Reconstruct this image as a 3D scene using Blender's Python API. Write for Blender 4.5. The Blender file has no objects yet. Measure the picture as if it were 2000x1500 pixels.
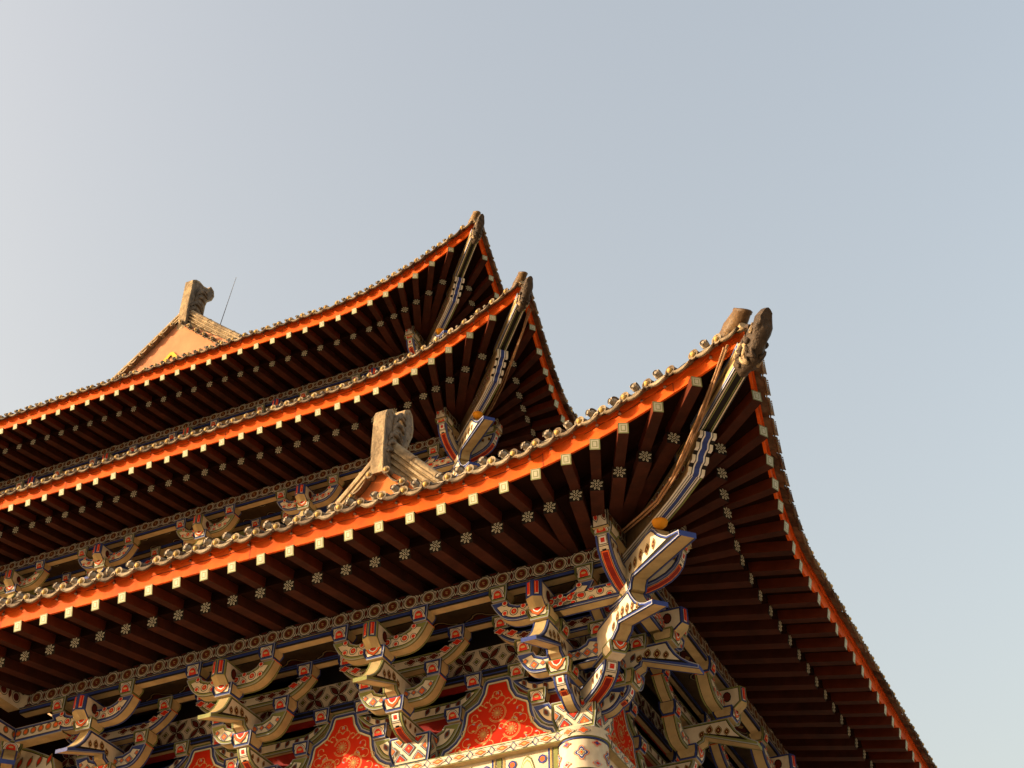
import bpy, math, random
from mathutils import Matrix, Vector
random.seed(7)
# ------------------------------------------------------------------ camera, world, sun
scene = bpy.context.scene
COL = scene.collection
GROUND = -7.06
YAW, PITCH = -0.443277, 0.692639
cam_d = bpy.data.cameras.new("camera")
cam_d.sensor_width = 36.0
cam_d.lens = 36.0 * 2883.576 / 2000.0
cam_d.clip_start, cam_d.clip_end = 0.1, 20000
cam = bpy.data.objects.new("camera", cam_d)
COL.objects.link(cam)
fw = Vector((math.sin(YAW) * math.cos(PITCH), math.cos(YAW) * math.cos(PITCH), math.sin(PITCH)))
rt = Vector((math.cos(YAW), -math.sin(YAW), 0))
up = rt.cross(fw)
cam.matrix_world = Matrix(((rt.x, up.x, -fw.x, 4.775506), (rt.y, up.y, -fw.y, -12.400100),
                           (rt.z, up.z, -fw.z, -5.463476), (0, 0, 0, 1)))
scene.camera = cam

SUN_EL, SUN_AZ = 11.5, 56.0        # elevation; angle to the left of the left facade's outward normal (-Y)
sd = Vector((-math.sin(math.radians(SUN_AZ)) * math.cos(math.radians(SUN_EL)),
             -math.cos(math.radians(SUN_AZ)) * math.cos(math.radians(SUN_EL)), math.sin(math.radians(SUN_EL))))
world = bpy.data.worlds.new("World")
scene.world = world
world.use_nodes = True
wn = world.node_tree.nodes
sky = wn.new("ShaderNodeTexSky")
sky.sky_type = 'NISHITA'
sky.sun_disc = False
sky.sun_elevation = math.radians(SUN_EL)
sky.sun_rotation = math.atan2(sd.x, sd.y)
sky.air_density, sky.dust_density, sky.ozone_density = 1.5, 10.0, 0.5
tint = wn.new("ShaderNodeMix")              # the dusty evening air is a touch warmer than the sky model's
tint.data_type, tint.blend_type = 'RGBA', 'MULTIPLY'
tint.inputs[0].default_value = 1.0
tint.inputs[7].default_value = (1.10, 0.985, 0.935, 1)
world.node_tree.links.new(sky.outputs[0], tint.inputs[6])
haze_mix = wn.new("ShaderNodeMix")          # pale even haze veiling the whole sky
haze_mix.data_type = 'RGBA'
haze_mix.inputs[0].default_value = 0.15
haze_mix.inputs[7].default_value = (1.17, 1.13, 1.10, 1)
world.node_tree.links.new(tint.outputs[2], haze_mix.inputs[6])
world.node_tree.links.new(haze_mix.outputs[2], wn["Background"].inputs[0])
wn["Background"].inputs[1].default_value = 0.15
sun_d = bpy.data.lights.new("sun", 'SUN')
sun_d.energy = 2.0
sun_d.angle = math.radians(0.6)
sun_d.color = (1.0, 0.82, 0.56)
sun = bpy.data.objects.new("sun", sun_d)
COL.objects.link(sun)
sun.rotation_euler = (-sd).to_track_quat('-Z', 'Y').to_euler()
sun.location = sd * 60
scene.view_settings.view_transform = 'Standard'
scene.view_settings.look = 'None'
scene.view_settings.gamma = 1.0
scene.view_settings.exposure = 1.89
scene.cycles.max_bounces = 6

# ------------------------------------------------------------------ materials
MATS = {}
def mat(name, col, rough=0.55, var=0.18, scale=9.0, bump=0.0, spec=0.15, stain=None, stain_amt=0.0, bscale=None):
    m = bpy.data.materials.new(name)
    m.use_nodes = True
    nt = m.node_tree
    b = nt.nodes["Principled BSDF"]
    b.inputs["Roughness"].default_value = rough
    b.inputs["Specular IOR Level"].default_value = spec
    geo = nt.nodes.new("ShaderNodeNewGeometry")
    n1 = nt.nodes.new("ShaderNodeTexNoise")
    n1.inputs["Scale"].default_value = scale
    n1.inputs["Detail"].default_value = 5.0
    n1.inputs["Roughness"].default_value = 0.65
    nt.links.new(geo.outputs["Position"], n1.inputs["Vector"])
    r = nt.nodes.new("ShaderNodeValToRGB")
    e = r.color_ramp.elements
    e[0].position, e[1].position = 0.32, 0.68
    e[0].color = tuple(c * (1 - var) for c in col) + (1,)
    e[1].color = tuple(min(1, c * (1 + var * 0.6)) for c in col) + (1,)
    nt.links.new(n1.outputs["Fac"], r.inputs["Fac"])
    out = r.outputs["Color"]
    if stain:
        n2 = nt.nodes.new("ShaderNodeTexNoise")
        n2.inputs["Scale"].default_value = scale * 0.45
        n2.inputs["Detail"].default_value = 7.0
        n2.inputs["Roughness"].default_value = 0.75
        mp = nt.nodes.new("ShaderNodeMapping")
        mp.inputs["Scale"].default_value = (1, 1, 0.35)
        nt.links.new(geo.outputs["Position"], mp.inputs["Vector"])
        nt.links.new(mp.outputs[0], n2.inputs["Vector"])
        r2 = nt.nodes.new("ShaderNodeValToRGB")
        r2.color_ramp.elements[0].position, r2.color_ramp.elements[1].position = 0.46, 0.66
        r2.color_ramp.elements[1].color = (stain_amt,) * 3 + (1,)
        nt.links.new(n2.outputs["Fac"], r2.inputs["Fac"])
        mx = nt.nodes.new("ShaderNodeMix")
        mx.data_type = 'RGBA'
        nt.links.new(r2.outputs["Color"], mx.inputs[0])
        nt.links.new(out, mx.inputs[6])
        mx.inputs[7].default_value = tuple(stain) + (1,)
        out = mx.outputs[2]
    nt.links.new(out, b.inputs["Base Color"])
    if bump > 0:
        n3 = nt.nodes.new("ShaderNodeTexNoise")
        n3.inputs["Scale"].default_value = bscale or scale * 4
        n3.inputs["Detail"].default_value = 4.0
        nt.links.new(geo.outputs["Position"], n3.inputs["Vector"])
        bp = nt.nodes.new("ShaderNodeBump")
        bp.inputs["Strength"].default_value = bump
        bp.inputs["Distance"].default_value = 0.02
        nt.links.new(n3.outputs["Fac"], bp.inputs["Height"])
        nt.links.new(bp.outputs[0], b.inputs["Normal"])
    MATS[name] = m
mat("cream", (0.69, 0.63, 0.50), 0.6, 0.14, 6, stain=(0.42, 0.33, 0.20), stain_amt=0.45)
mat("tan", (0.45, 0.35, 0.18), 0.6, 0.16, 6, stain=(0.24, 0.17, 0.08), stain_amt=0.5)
mat("white", (0.72, 0.70, 0.66), 0.5, 0.08)
mat("lilac", (0.31, 0.33, 0.38), 0.5, 0.08)
mat("blue", (0.035, 0.06, 0.24), 0.45, 0.2)
mat("green", (0.20, 0.22, 0.075), 0.5, 0.2)
mat("black", (0.012, 0.011, 0.012), 0.5, 0.1)
mat("red", (0.58, 0.03, 0.012), 0.5, 0.15)
mat("orange_paint", (0.72, 0.13, 0.03), 0.5, 0.15)
mat("dark_red", (0.22, 0.014, 0.010), 0.45, 0.2)
mat("maroon", (0.11, 0.018, 0.010), 0.5, 0.2)
mat("gold", (0.52, 0.37, 0.14), 0.45, 0.2)
mat("panel_red", (0.54, 0.022, 0.005), 0.6, 0.12, 4, spec=0.08, stain=(0.34, 0.012, 0.004), stain_amt=0.4)
mat("fascia", (0.70, 0.103, 0.009), 0.6, 0.18, 3.5, spec=0.10, bump=0.25, bscale=9, stain=(0.26, 0.028, 0.006), stain_amt=0.55)
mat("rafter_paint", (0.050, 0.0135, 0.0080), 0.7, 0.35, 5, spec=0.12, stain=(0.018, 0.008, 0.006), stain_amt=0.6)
mat("rafter_side_lit", (0.085, 0.017, 0.007), 0.7, 0.25, 5, spec=0.08)  # flying rafter sides: lighter red than the undersides, sunlight put into the colour
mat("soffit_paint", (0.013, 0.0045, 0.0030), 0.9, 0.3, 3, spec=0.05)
mat("rafter_end", (0.47, 0.455, 0.34), 0.55, 0.15)
mat("end_edge", (0.20, 0.215, 0.10), 0.55, 0.2)
mat("flower", (0.80, 0.77, 0.58), 0.55, 0.1)
mat("tile", (0.235, 0.18, 0.115), 0.65, 0.4, 8, 0.5, stain=(0.055, 0.040, 0.028), stain_amt=0.85)
mat("tile_dark", (0.13, 0.095, 0.065), 0.65, 0.4, 8, 0.5, stain=(0.04, 0.030, 0.023), stain_amt=0.85)
mat("tile_pale", (0.30, 0.245, 0.17), 0.7, 0.35, 8, 0.5, stain=(0.08, 0.06, 0.04), stain_amt=0.75)
mat("roof_tile", (0.20, 0.13, 0.08), 0.6, 0.3, 5, 0.4)
mat("ridge", (0.34, 0.255, 0.15), 0.7, 0.4, 7, 0.7, stain=(0.09, 0.062, 0.04), stain_amt=0.85)
mat("carved", (0.20, 0.15, 0.10), 0.7, 0.45, 10, 1.0, stain=(0.045, 0.034, 0.026), stain_amt=0.9, bscale=22)
mat("dragon", (0.060, 0.043, 0.031), 0.6, 0.5, 12, 1.0, bscale=26)
mat("boss", (0.50, 0.33, 0.11), 0.5, 0.3)
mat("lamp_grey", (0.30, 0.255, 0.20), 0.8, 0.2, 12)
mat("lamp_hole", (0.02, 0.018, 0.016), 0.4, 0.1)
mat("gable_wall", (0.50, 0.215, 0.115), 0.75, 0.18, 2.2, stain=(0.36, 0.13, 0.065), stain_amt=0.5)
mat("gable_orange", (0.62, 0.17, 0.045), 0.75, 0.18, 2.2, stain=(0.45, 0.10, 0.03), stain_amt=0.5)
mat("tube_tile", (0.10, 0.062, 0.034), 0.45, 0.5, 7, 0.4, stain=(0.30, 0.19, 0.08), stain_amt=0.5)
mat("hip_side", (0.11, 0.072, 0.036), 0.7, 0.3, 8)
mat("yellow", (0.58, 0.36, 0.04), 0.6, 0.1)
mat("ball", (0.80, 0.33, 0.02), 0.5, 0.2, 10)
mat("rope", (0.30, 0.17, 0.09), 0.8, 0.3, 20)
mat("wire", (0.03, 0.03, 0.03), 0.5, 0.1)
mat("metal", (0.20, 0.20, 0.21), 0.4, 0.1)
mat("ground_paving", (0.31, 0.26, 0.20), 0.8, 0.2, 1.5, 0.3)
mat("column_red", (0.45, 0.05, 0.02), 0.45, 0.15)
mat("wall_plaster", (0.50, 0.35, 0.22), 0.8, 0.15, 2)

# ------------------------------------------------------------------ mesh builder
class MB:
    def __init__(self):
        self.V, self.F, self.M, self.mats, self.S = [], [], [], [], []
    def mi(self, m):
        if m not in self.mats: self.mats.append(m)
        return self.mats.index(m)
    def face(self, pts, m, smooth=False):
        i = len(self.V)
        self.V.extend(tuple(p) for p in pts)
        self.F.append(tuple(range(i, i + len(pts))))
        self.M.append(self.mi(m)); self.S.append(smooth)
    def grid(self, rows, m, smooth=True, close=False):
        """rows: list of equal-length lists of points"""
        n = len(rows[0]); i0 = len(self.V)
        for r in rows: self.V.extend(tuple(p) for p in r)
        k = self.mi(m)
        for a in range(len(rows) - 1):
            for b in range(n if close else n - 1):
                c = (b + 1) % n
                self.F.append((i0 + a * n + b, i0 + a * n + c, i0 + (a + 1) * n + c, i0 + (a + 1) * n + b))
                self.M.append(k); self.S.append(smooth)
    def box(self, a, b, m):
        (x0, y0, z0), (x1, y1, z1) = a, b
        P = [(x0, y0, z0), (x1, y0, z0), (x1, y1, z0), (x0, y1, z0), (x0, y0, z1), (x1, y0, z1), (x1, y1, z1), (x0, y1, z1)]
        for f in ((0, 1, 2, 3), (4, 5, 6, 7), (0, 1, 5, 4), (1, 2, 6, 5), (2, 3, 7, 6), (3, 0, 4, 7)):
            self.face([P[i] for i in f], m)
    def tube(self, path, r, m, n=8, caps=True):
        rows = []
        path = [Vector(p) for p in path]
        for i, p in enumerate(path):
            d = (path[min(i + 1, len(path) - 1)] - path[max(i - 1, 0)]).normalized()
            a = d.cross(Vector((0, 0, 1)))
            if a.length < 1e-3: a = d.cross(Vector((1, 0, 0)))
            a.normalize(); b = d.cross(a)
            rr = r[i] if isinstance(r, (list, tuple)) else r
            rows.append([p + a * (rr * math.cos(2 * math.pi * k / n)) + b * (rr * math.sin(2 * math.pi * k / n)) for k in range(n)])
        self.grid(rows, m, True, True)
        if caps:
            self.face(rows[0], m); self.face(rows[-1], m)
    def sphere(self, c, r, m, nu=10, nv=7, sc=(1, 1, 1)):
        rows = []
        for j in range(nv + 1):
            t = math.pi * j / nv
            rr, zz = math.sin(t) * r, math.cos(t) * r
            rows.append([(c[0] + sc[0] * rr * math.cos(2 * math.pi * k / nu), c[1] + sc[1] * rr * math.sin(2 * math.pi * k / nu), c[2] + sc[2] * zz) for k in range(nu)])
        self.grid(rows, m, True, True)
    def mesh(self, name, side='W'):
        me = bpy.data.meshes.new(name)
        if side == 'L': V = [(-a, -b, c) for a, b, c in self.V]; F = self.F
        elif side == 'R': V = [(b, a, c) for a, b, c in self.V]; F = [tuple(reversed(f)) for f in self.F]
        else: V, F = self.V, self.F
        me.from_pydata(V, [], F)
        for m in self.mats: me.materials.append(MATS[m])
        me.polygons.foreach_set("material_index", self.M)
        me.polygons.foreach_set("use_smooth", self.S)
        me.update()
        return me
WLOC = {}
def link(name, data, parent=None, loc=(0, 0, 0), **props):
    o = bpy.data.objects.new(name, data)
    COL.objects.link(o)
    loc = Vector(loc)
    o.location = loc
    if parent is not None:
        o.parent = parent
        o.location = loc - WLOC[parent.name]
    WLOC[o.name] = loc
    for k, v in props.items(): o[k] = v
    return o
def fix_normals(me):
    pass

# 2D helpers -------------------------------------------------------
def area(p): return sum(p[i][0] * p[(i + 1) % len(p)][1] - p[(i + 1) % len(p)][0] * p[i][1] for i in range(len(p))) / 2
def ccw(p): return p if area(p) > 0 else p[::-1]
def inset(p, d):
    n = len(p); out = []
    for i in range(n):
        x, y = p[i]; xa, ya = p[i - 1]; xb, yb = p[(i + 1) % n]
        l1 = math.hypot(x - xa, y - ya) or 1e-9; l2 = math.hypot(xb - x, yb - y) or 1e-9
        n1 = (-(y - ya) / l1, (x - xa) / l1); n2 = (-(yb - y) / l2, (xb - x) / l2)
        k = 1 + n1[0] * n2[0] + n1[1] * n2[1]
        k = max(k, 0.35)
        out.append((x + (n1[0] + n2[0]) / k * d, y + (n1[1] + n2[1]) / k * d))
    return out
def seg_dist(p, a, b):
    dx, dy = b[0] - a[0], b[1] - a[1]
    t = max(0, min(1, ((p[0] - a[0]) * dx + (p[1] - a[1]) * dy) / (dx * dx + dy * dy or 1e-12)))
    return math.hypot(p[0] - a[0] - t * dx, p[1] - a[1] - t * dy)
def offset(P, d):
    """inward offset of an outline: mitred, with the points that fall too close to the outline dropped"""
    Q = inset(P, d); n = len(P)
    keep = [q for q in Q if min(seg_dist(q, P[i], P[(i + 1) % n]) for i in range(n)) > d * .93]
    return keep if len(keep) > 2 else Q
def paint(mb, poly, f, rings, fill):
    """bands of colour following the outline, laid as thin coats one above the other"""
    P = [q for i, q in enumerate(ccw(poly)) if math.hypot(q[0] - ccw(poly)[i - 1][0], q[1] - ccw(poly)[i - 1][1]) > 1e-6]
    mb.face([f(*q) for q in P], rings[0][1] if rings else fill)
    d = 0
    for i, (w, m) in enumerate(rings):
        d += w
        nm = rings[i + 1][1] if i + 1 < len(rings) else fill
        mb.face([f(q[0], q[1], .0007 * (i + 1)) for q in offset(P, d)], nm)
    return offset(P, d)
def decal(mb, poly, f, m, lift): mb.face([f(u, v, lift * .7 + .0055) for u, v in poly], m)
def circ(cx, cy, r, n=14, ry=None): return [(cx + r * math.cos(2 * math.pi * i / n), cy + (ry or r) * math.sin(2 * math.pi * i / n)) for i in range(n)]
def lens(cx, cy, h, w, rot=0.0, n=6):
    pts = [(w / 2 * math.cos(math.pi * (i / n - 0.5)), -h / 2 + h * i / n) for i in range(n + 1)]
    pts += [(-x, y) for x, y in pts[::-1][1:-1]]
    c, s = math.cos(rot), math.sin(rot)
    return [(cx + x * c - y * s, cy + x * s + y * c) for x, y in pts]
def diamond(cx, cy, w, h=None): h = h or w; return [(cx + w / 2, cy), (cx, cy + h / 2), (cx - w / 2, cy), (cx, cy - h / 2)]
def ringd(mb, cx, cy, r0, r1, f, m, lift, n=16):
    a, b = circ(cx, cy, r0, n), circ(cx, cy, r1, n)
    for i in range(n):
        j = (i + 1) % n
        lift2 = lift * .7 + .0055
        mb.face([f(*a[i], lift2), f(*a[j], lift2), f(*b[j], lift2), f(*b[i], lift2)], m)
def ribbon(mb, pts, w, f, m, lift):
    lift = lift * .7 + .0055
    for i in range(len(pts) - 1):
        (x0, y0), (x1, y1) = pts[i], pts[i + 1]
        l = math.hypot(x1 - x0, y1 - y0) or 1e-9
        nx, ny = -(y1 - y0) / l * w / 2, (x1 - x0) / l * w / 2
        mb.face([f(x0 + nx, y0 + ny, lift), f(x1 + nx, y1 + ny, lift), f(x1 - nx, y1 - ny, lift), f(x0 - nx, y0 - ny, lift)], m)
def strip(mb, path, h, f, cols):
    """surface swept by 2D path (a,z) across -h..h ; cols: list of (x_from,x_to,mat) ; f(a,z,c)"""
    for i in range(len(path) - 1):
        (a0, z0), (a1, z1) = path[i], path[i + 1]
        for x0, x1, m in cols:
            mb.face([f(a0, z0, x0), f(a1, z1, x0), f(a1, z1, x1), f(a0, z0, x1)], m)
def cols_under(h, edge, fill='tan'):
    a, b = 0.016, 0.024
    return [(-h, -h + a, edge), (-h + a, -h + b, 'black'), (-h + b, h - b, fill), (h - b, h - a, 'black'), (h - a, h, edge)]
def band(mb, path, v0, v1, u0, u1, f, m, lift):
    """strip of width u0..u1 laid on a swept surface between path lengths v0..v1"""
    L = 0; pts = []
    segs = []
    for i in range(len(path) - 1):
        (a0, z0), (a1, z1) = path[i], path[i + 1]
        l = math.hypot(a1 - a0, z1 - z0)
        s, e = max(v0, L), min(v1, L + l)
        if e > s + 1e-5:
            t0, t1 = (s - L) / l, (e - L) / l
            nx, nz = -(z1 - z0) / l * lift, (a1 - a0) / l * lift
            segs.append(((a0 + (a1 - a0) * t0 + nx, z0 + (z1 - z0) * t0 + nz), (a0 + (a1 - a0) * t1 + nx, z0 + (z1 - z0) * t1 + nz)))
        L += l
    for p, q in segs:
        mb.face([f(p[0], p[1], u0), f(q[0], q[1], u0), f(q[0], q[1], u1), f(p[0], p[1], u1)], m)

def rings(edge, wide=0.024): return [(.009, 'lilac'), (wide - .005, edge), (0.010, 'black')]

# ------------------------------------------------------------------ bracket parts (local s, e, z)
WALL, ST1, ST2 = -0.574, -0.119, 0.336
def block(w, d, z0, z1, edge, style, taper=0.03, side_fill='tan'):
    """bearing block: upper box, lower part tapering in; painted on four sides"""
    mb = MB()
    zm = z0 + (z1 - z0) * 0.45
    for ax in range(4):
        W_, D_ = (w, d) if ax % 2 == 0 else (d, w)
        sg = 1 if ax < 2 else -1
        def f(u, v, lift=0.0, ax=ax, W_=W_, D_=D_, sg=sg):
            k = 0 if v >= zm else (zm - v) / (zm - z0) * taper
            depth = D_ / 2 - k + lift
            return (u, sg * depth, v) if ax % 2 == 0 else (sg * depth, u, v)
        poly = [(-W_ / 2 + taper, z0), (W_ / 2 - taper, z0), (W_ / 2, zm), (W_ / 2, z1), (-W_ / 2, z1), (-W_ / 2, zm)]
        if ax % 2 == 0:
            paint(mb, poly, f, [(0.008, 'lilac'), (0.014, edge), (0.009, 'black')], 'cream')
            h = z1 - z0
            if style == 'arch':
                for r, m, l in ((0.36, 'black', .002), (0.33, 'white', .003), (0.28, 'black', .004), (0.26, 'cream', .005), (0.23, 'red', .006)):
                    P = [(-r * W_, z0 + 0.16 * h), (r * W_, z0 + 0.16 * h), (r * W_, z0 + 0.26 * h), (r * .75 * W_, z0 + (.26 + r * .9) * h), (r * .3 * W_, z0 + (.28 + r * 1.35) * h), (-r * .3 * W_, z0 + (.28 + r * 1.35) * h), (-r * .75 * W_, z0 + (.26 + r * .9) * h), (-r * W_, z0 + 0.26 * h)]
                    decal(mb, P, f, m, l)
                decal(mb, circ(0, z0 + .36 * h, .03, 6, .012), f, 'gold', .007)
            elif style == 'lotus':
                for r, m, l in ((0.40, 'black', .002), (0.37, 'orange_paint', .003), (0.27, 'black', .004), (0.25, 'white', .005), (0.19, 'black', .006), (0.17, 'red', .007)):
                    P = [(-r * W_, z1 - .16 * h), (-r * .6 * W_, z1 - (.2 + r * 1.0) * h), (0, z1 - (.2 + r * 1.55) * h), (r * .6 * W_, z1 - (.2 + r * 1.0) * h), (r * W_, z1 - .16 * h)]
                    decal(mb, P, f, m, l)
            elif style == 'lozenge':
                lozenge(mb, f, -W_ / 2 + .045, W_ / 2 - .045, z0 + .05, z1 - .045, 0.19)
        else:
            if style == 'lozenge':
                paint(mb, poly, f, [(0.009, 'lilac'), (0.015, edge), (0.009, 'black')], 'cream')
                lozenge(mb, f, -W_ / 2 + .045, W_ / 2 - .045, z0 + .05, z1 - .045, 0.19)
            else:
                paint(mb, poly, f, [(0.016, edge), (0.006, 'black')], side_fill)
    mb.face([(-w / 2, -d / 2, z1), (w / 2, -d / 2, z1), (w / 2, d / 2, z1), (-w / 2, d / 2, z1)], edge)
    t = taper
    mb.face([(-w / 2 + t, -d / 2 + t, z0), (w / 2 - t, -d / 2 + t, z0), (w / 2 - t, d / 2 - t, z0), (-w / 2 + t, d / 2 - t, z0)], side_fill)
    return mb
def clip_poly(p, x0, x1, y0, y1):
    def cl(P, ax, v, keep):
        out = []
        for i in range(len(P)):
            a, b = P[i - 1], P[i]
            ia, ib = keep(a[ax], v), keep(b[ax], v)
            if ia != ib:
                t = (v - a[ax]) / (b[ax] - a[ax])
                out.append((a[0] + (b[0] - a[0]) * t, a[1] + (b[1] - a[1]) * t))
            if ib: out.append(b)
        return out
    ge, le = (lambda q, v: q >= v), (lambda q, v: q <= v)
    for ax, v, k in ((0, x0, ge), (0, x1, le), (1, y0, ge), (1, y1, le)):
        p = cl(p, ax, v, k)
        if len(p) < 3: return None
    return p
def lozenge(mb, f, x0, x1, y0, y1, pitch):
    cx, cy = (x0 + x1) / 2, (y0 + y1) / 2
    for i in range(-8, 9):
        for j in range(-4, 5):
            if (i + j) % 2: continue
            px, py = cx + i * pitch / 2 * 1.15, cy + j * pitch / 2 * 1.15
            for w, m, l in ((1.0, 'black', .002), (.88, 'lilac', .003), (.70, 'black', .004), (.60, 'orange_paint' if (i + j) % 4 else 'red', .005), (.16, 'gold', .006)):
                p = clip_poly(diamond(px, py, pitch * .86 * w), x0, x1, y0, y1)
                if p: decal(mb, p, f, m, l)

def gong_profile(L, zb, zt, rise=0.25, s1=0.2):
    N = 16; lo = []
    for i in range(-N, N + 1):
        s = L * i / N; a = abs(s)
        q = max(0, (a - s1) / (L - s1))
        lo.append((s, zb + (zt - .012 - zb) * q ** 3.2))
    up_ = [(L, zt), (L - .19, zt), (L - .22, zt - .05), (L - .30, zt - .085), (-(L - .30), zt - .085), (-(L - .22), zt - .05), (-(L - .19), zt), (-L, zt)]
    return lo, up_
def gong(L, zb, zt, h, edge, style, s_cut=None):
    """curved cross arm, painted front; extruded along e by +-h"""
    mb = MB()
    lo, up_ = gong_profile(L, zb, zt)
    prof = lo + up_
    fr = lambda u, v, l=0.0: (u, h + l, v)
    bk = lambda u, v, l=0.0: (u, -h - l, v)
    paint(mb, prof, fr, rings(edge), 'cream')
    mb.face([bk(*p) for p in prof], 'cream')
    f3 = lambda a, z, c: (a, c, z)
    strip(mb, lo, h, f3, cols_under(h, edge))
    strip(mb, [lo[-1]] + up_ + [lo[0]], h, f3, [(-h, h, 'orange_paint')])
    N = int((L - .1) / 0.115)
    def zlo(s):
        q = max(0, (abs(s) - .2) / (L - .2)); return zb + (zt - zb) * q ** 3.2
    if style == 'circles':
        for i in range(-5, 6):
            s = i * 0.105
            if abs(s) > L - .06 or abs(s) < .05: continue
            big = i % 2 == 1
            zlow = zlo(abs(s)) + .05; ztop = zt - (.10 if abs(s) < L - .24 else .02)
            zc = min((zlow + ztop) / 2 + (.0), ztop)
            if i % 2 == 0:
                for k, zc2 in enumerate((zlow + .012, ztop - .012)):
                    for r, m, l in ((.038, 'black', .002), (.031, 'cream', .003), (.022, 'red', .004)):
                        p = clip_poly(circ(s, zc2, r, 12), -9, 9, zlow - .012, ztop + .008)
                        if p: decal(mb, p, fr, m, l)
            else:
                for r, m, l in ((.050, 'black', .002), (.042, 'cream', .003), (.032, 'black', .004), (.029, 'red', .005), (.009, 'gold', .006)):
                    decal(mb, circ(s, zc, r, 12), fr, m, l)
    elif style == 'lozenge':
        for i in range(-4, 5):
            s = i * 0.10
            if abs(s) > L - .05 or abs(s) < .02: continue
            zc = zlo(s) + .095 if abs(s) < L - .2 else zlo(s) + .085
            for w, m, l in ((.12, 'black', .002), (.106, 'lilac', .003), (.084, 'black', .004), (.072, 'orange_paint', .005), (.02, 'gold', .006)):
                ztop = zt - (.10 if abs(s) < L - .26 else .03)
                p = clip_poly(diamond(s, zc, w if i % 2 else w * .62), -9, 9, zlo(s) + .03, ztop + .0)
                if p: decal(mb, p, fr, m, l)
    elif style == 'clouds':
        for i in range(-5, 6):
            s = i * 0.14
            if abs(s) > L - .06 or i == 0: continue
            zc = (zlo(s) + .03 + zt - (.09 if abs(s) < L - .24 else .02)) / 2
            for k, m, l in ((1, 'black', .002), (.85, 'cream', .003), (.72, 'maroon' if abs(i) < 4 else 'red', .004)):
                P = [(s + .068 * k * (1 + .22 * math.cos(4 * t)) * math.cos(t), zc + .040 * k * (1 + .22 * math.cos(4 * t)) * math.sin(t)) for t in [2 * math.pi * q / 18 for q in range(18)]]
                decal(mb, P, fr, m, l)
    elif style == 'leaves':
        for i in range(-6, 7):
            s = i * 0.125
            if abs(s) > L - .06 or i == 0: continue
            zc = (zlo(s) + .03 + zt - (.09 if abs(s) < L - .24 else .02)) / 2
            for k, m, l in ((1, 'black', .002), (.85, 'lilac', .003), (.72, 'black', .004), (.6, 'maroon', .005)):
                decal(mb, lens(s, zc, .115 * k, .062 * k, -.5 if s > 0 else .5), fr, m, l)
    return mb
def arm(prof_under, back, h, edge):
    """projecting arm: prof_under goes from top of the tip down and back; extruded +-h along s; coordinates (e,z)"""
    mb = MB()
    prof = prof_under + back
    for sg in (1, -1):
        f = lambda u, v, l=0.0, sg=sg: (sg * (h + l), u, v)
        paint(mb, prof, f, rings(edge, .02), 'cream')
        e0, z0 = prof_under[-2]
        for i, (du, dv) in enumerate(((.09, .10), (.20, .09), (.31, .09))):
            q = prof_under[0]
            for k, m, l in ((1, 'black', .002), (.8, 'gold', .003), (.62, 'maroon', .004)):
                decal(mb, lens(q[0] - du, q[1] - dv, .085 * k, .05 * k, .35), f, m, l)
    f3 = lambda a, z, c: (c, a, z)
    a, b = .018, .026
    strip(mb, prof_under, h, f3, [(-h, -h + a, edge), (-h + a, -h + b, 'black'), (-h + b, h - b, 'cream'), (h - b, h - a, 'black'), (h - a, h, edge)])
    strip(mb, [prof_under[-1]] + back + [prof_under[0]], h, f3, [(-h, h, 'tan')])
    T = sum(math.hypot(prof_under[i + 1][0] - prof_under[i][0], prof_under[i + 1][1] - prof_under[i][1]) for i in range(len(prof_under) - 1))
    B = lambda v0, v1, u, m, l: band(mb, prof_under, v0, v1, -u, u, f3, m, l)
    B(.012, .105, h * .62, 'black', .0015); B(.018, .099, h * .54, 'white', .003)
    B(.036, .082, h * .28, 'red', .0045)
    B(.115, .122, h * .66, 'black', .0015)
    B(.165, T - .02, h * .60, 'black', .0015); B(.172, T - .025, h * .52, 'orange_paint', .003); B(.185, T - .03, h * .36, 'dark_red', .0045)
    B(.150, .166, h * .30, 'black', .0015)
    return mb
def beak(prof_top, prof_under, h, edge, lens_at, spread=0.0):
    """slanting lever arm with a beak: prof_top from back to tip, prof_under from tip to back (a,z)"""
    mb = MB()
    prof = prof_top + prof_under
    for sg in (1, -1):
        f = lambda u, v, l=0.0, sg=sg: (sg * (h + l), u, v)
        paint(mb, prof, f, rings(edge, .02), 'cream')
        for (a, z, hh, rot) in lens_at:
            for k, m, l in ((1, 'black', .002), (.86, 'gold', .003), (.70, 'black', .004), (.58, 'maroon', .005), (.2, 'gold', .006)):
                decal(mb, lens(a, z, hh * k, hh * .72 * k, rot), f, m, l)
    f3 = lambda a, z, c: (c, a, z)
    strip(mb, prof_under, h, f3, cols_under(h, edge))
    n = len(prof_top)
    strip(mb, prof_top, h, f3, [(-h, -h + .014, edge), (-h + .014, -h + .02, 'black'), (-h + .02, h - .02, 'tan'), (h - .02, h - .014, 'black'), (h - .014, h, edge)])
    strip(mb, [prof_top[-1], prof_under[0]], h, f3, [(-h, h, edge)])
    return mb
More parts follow.
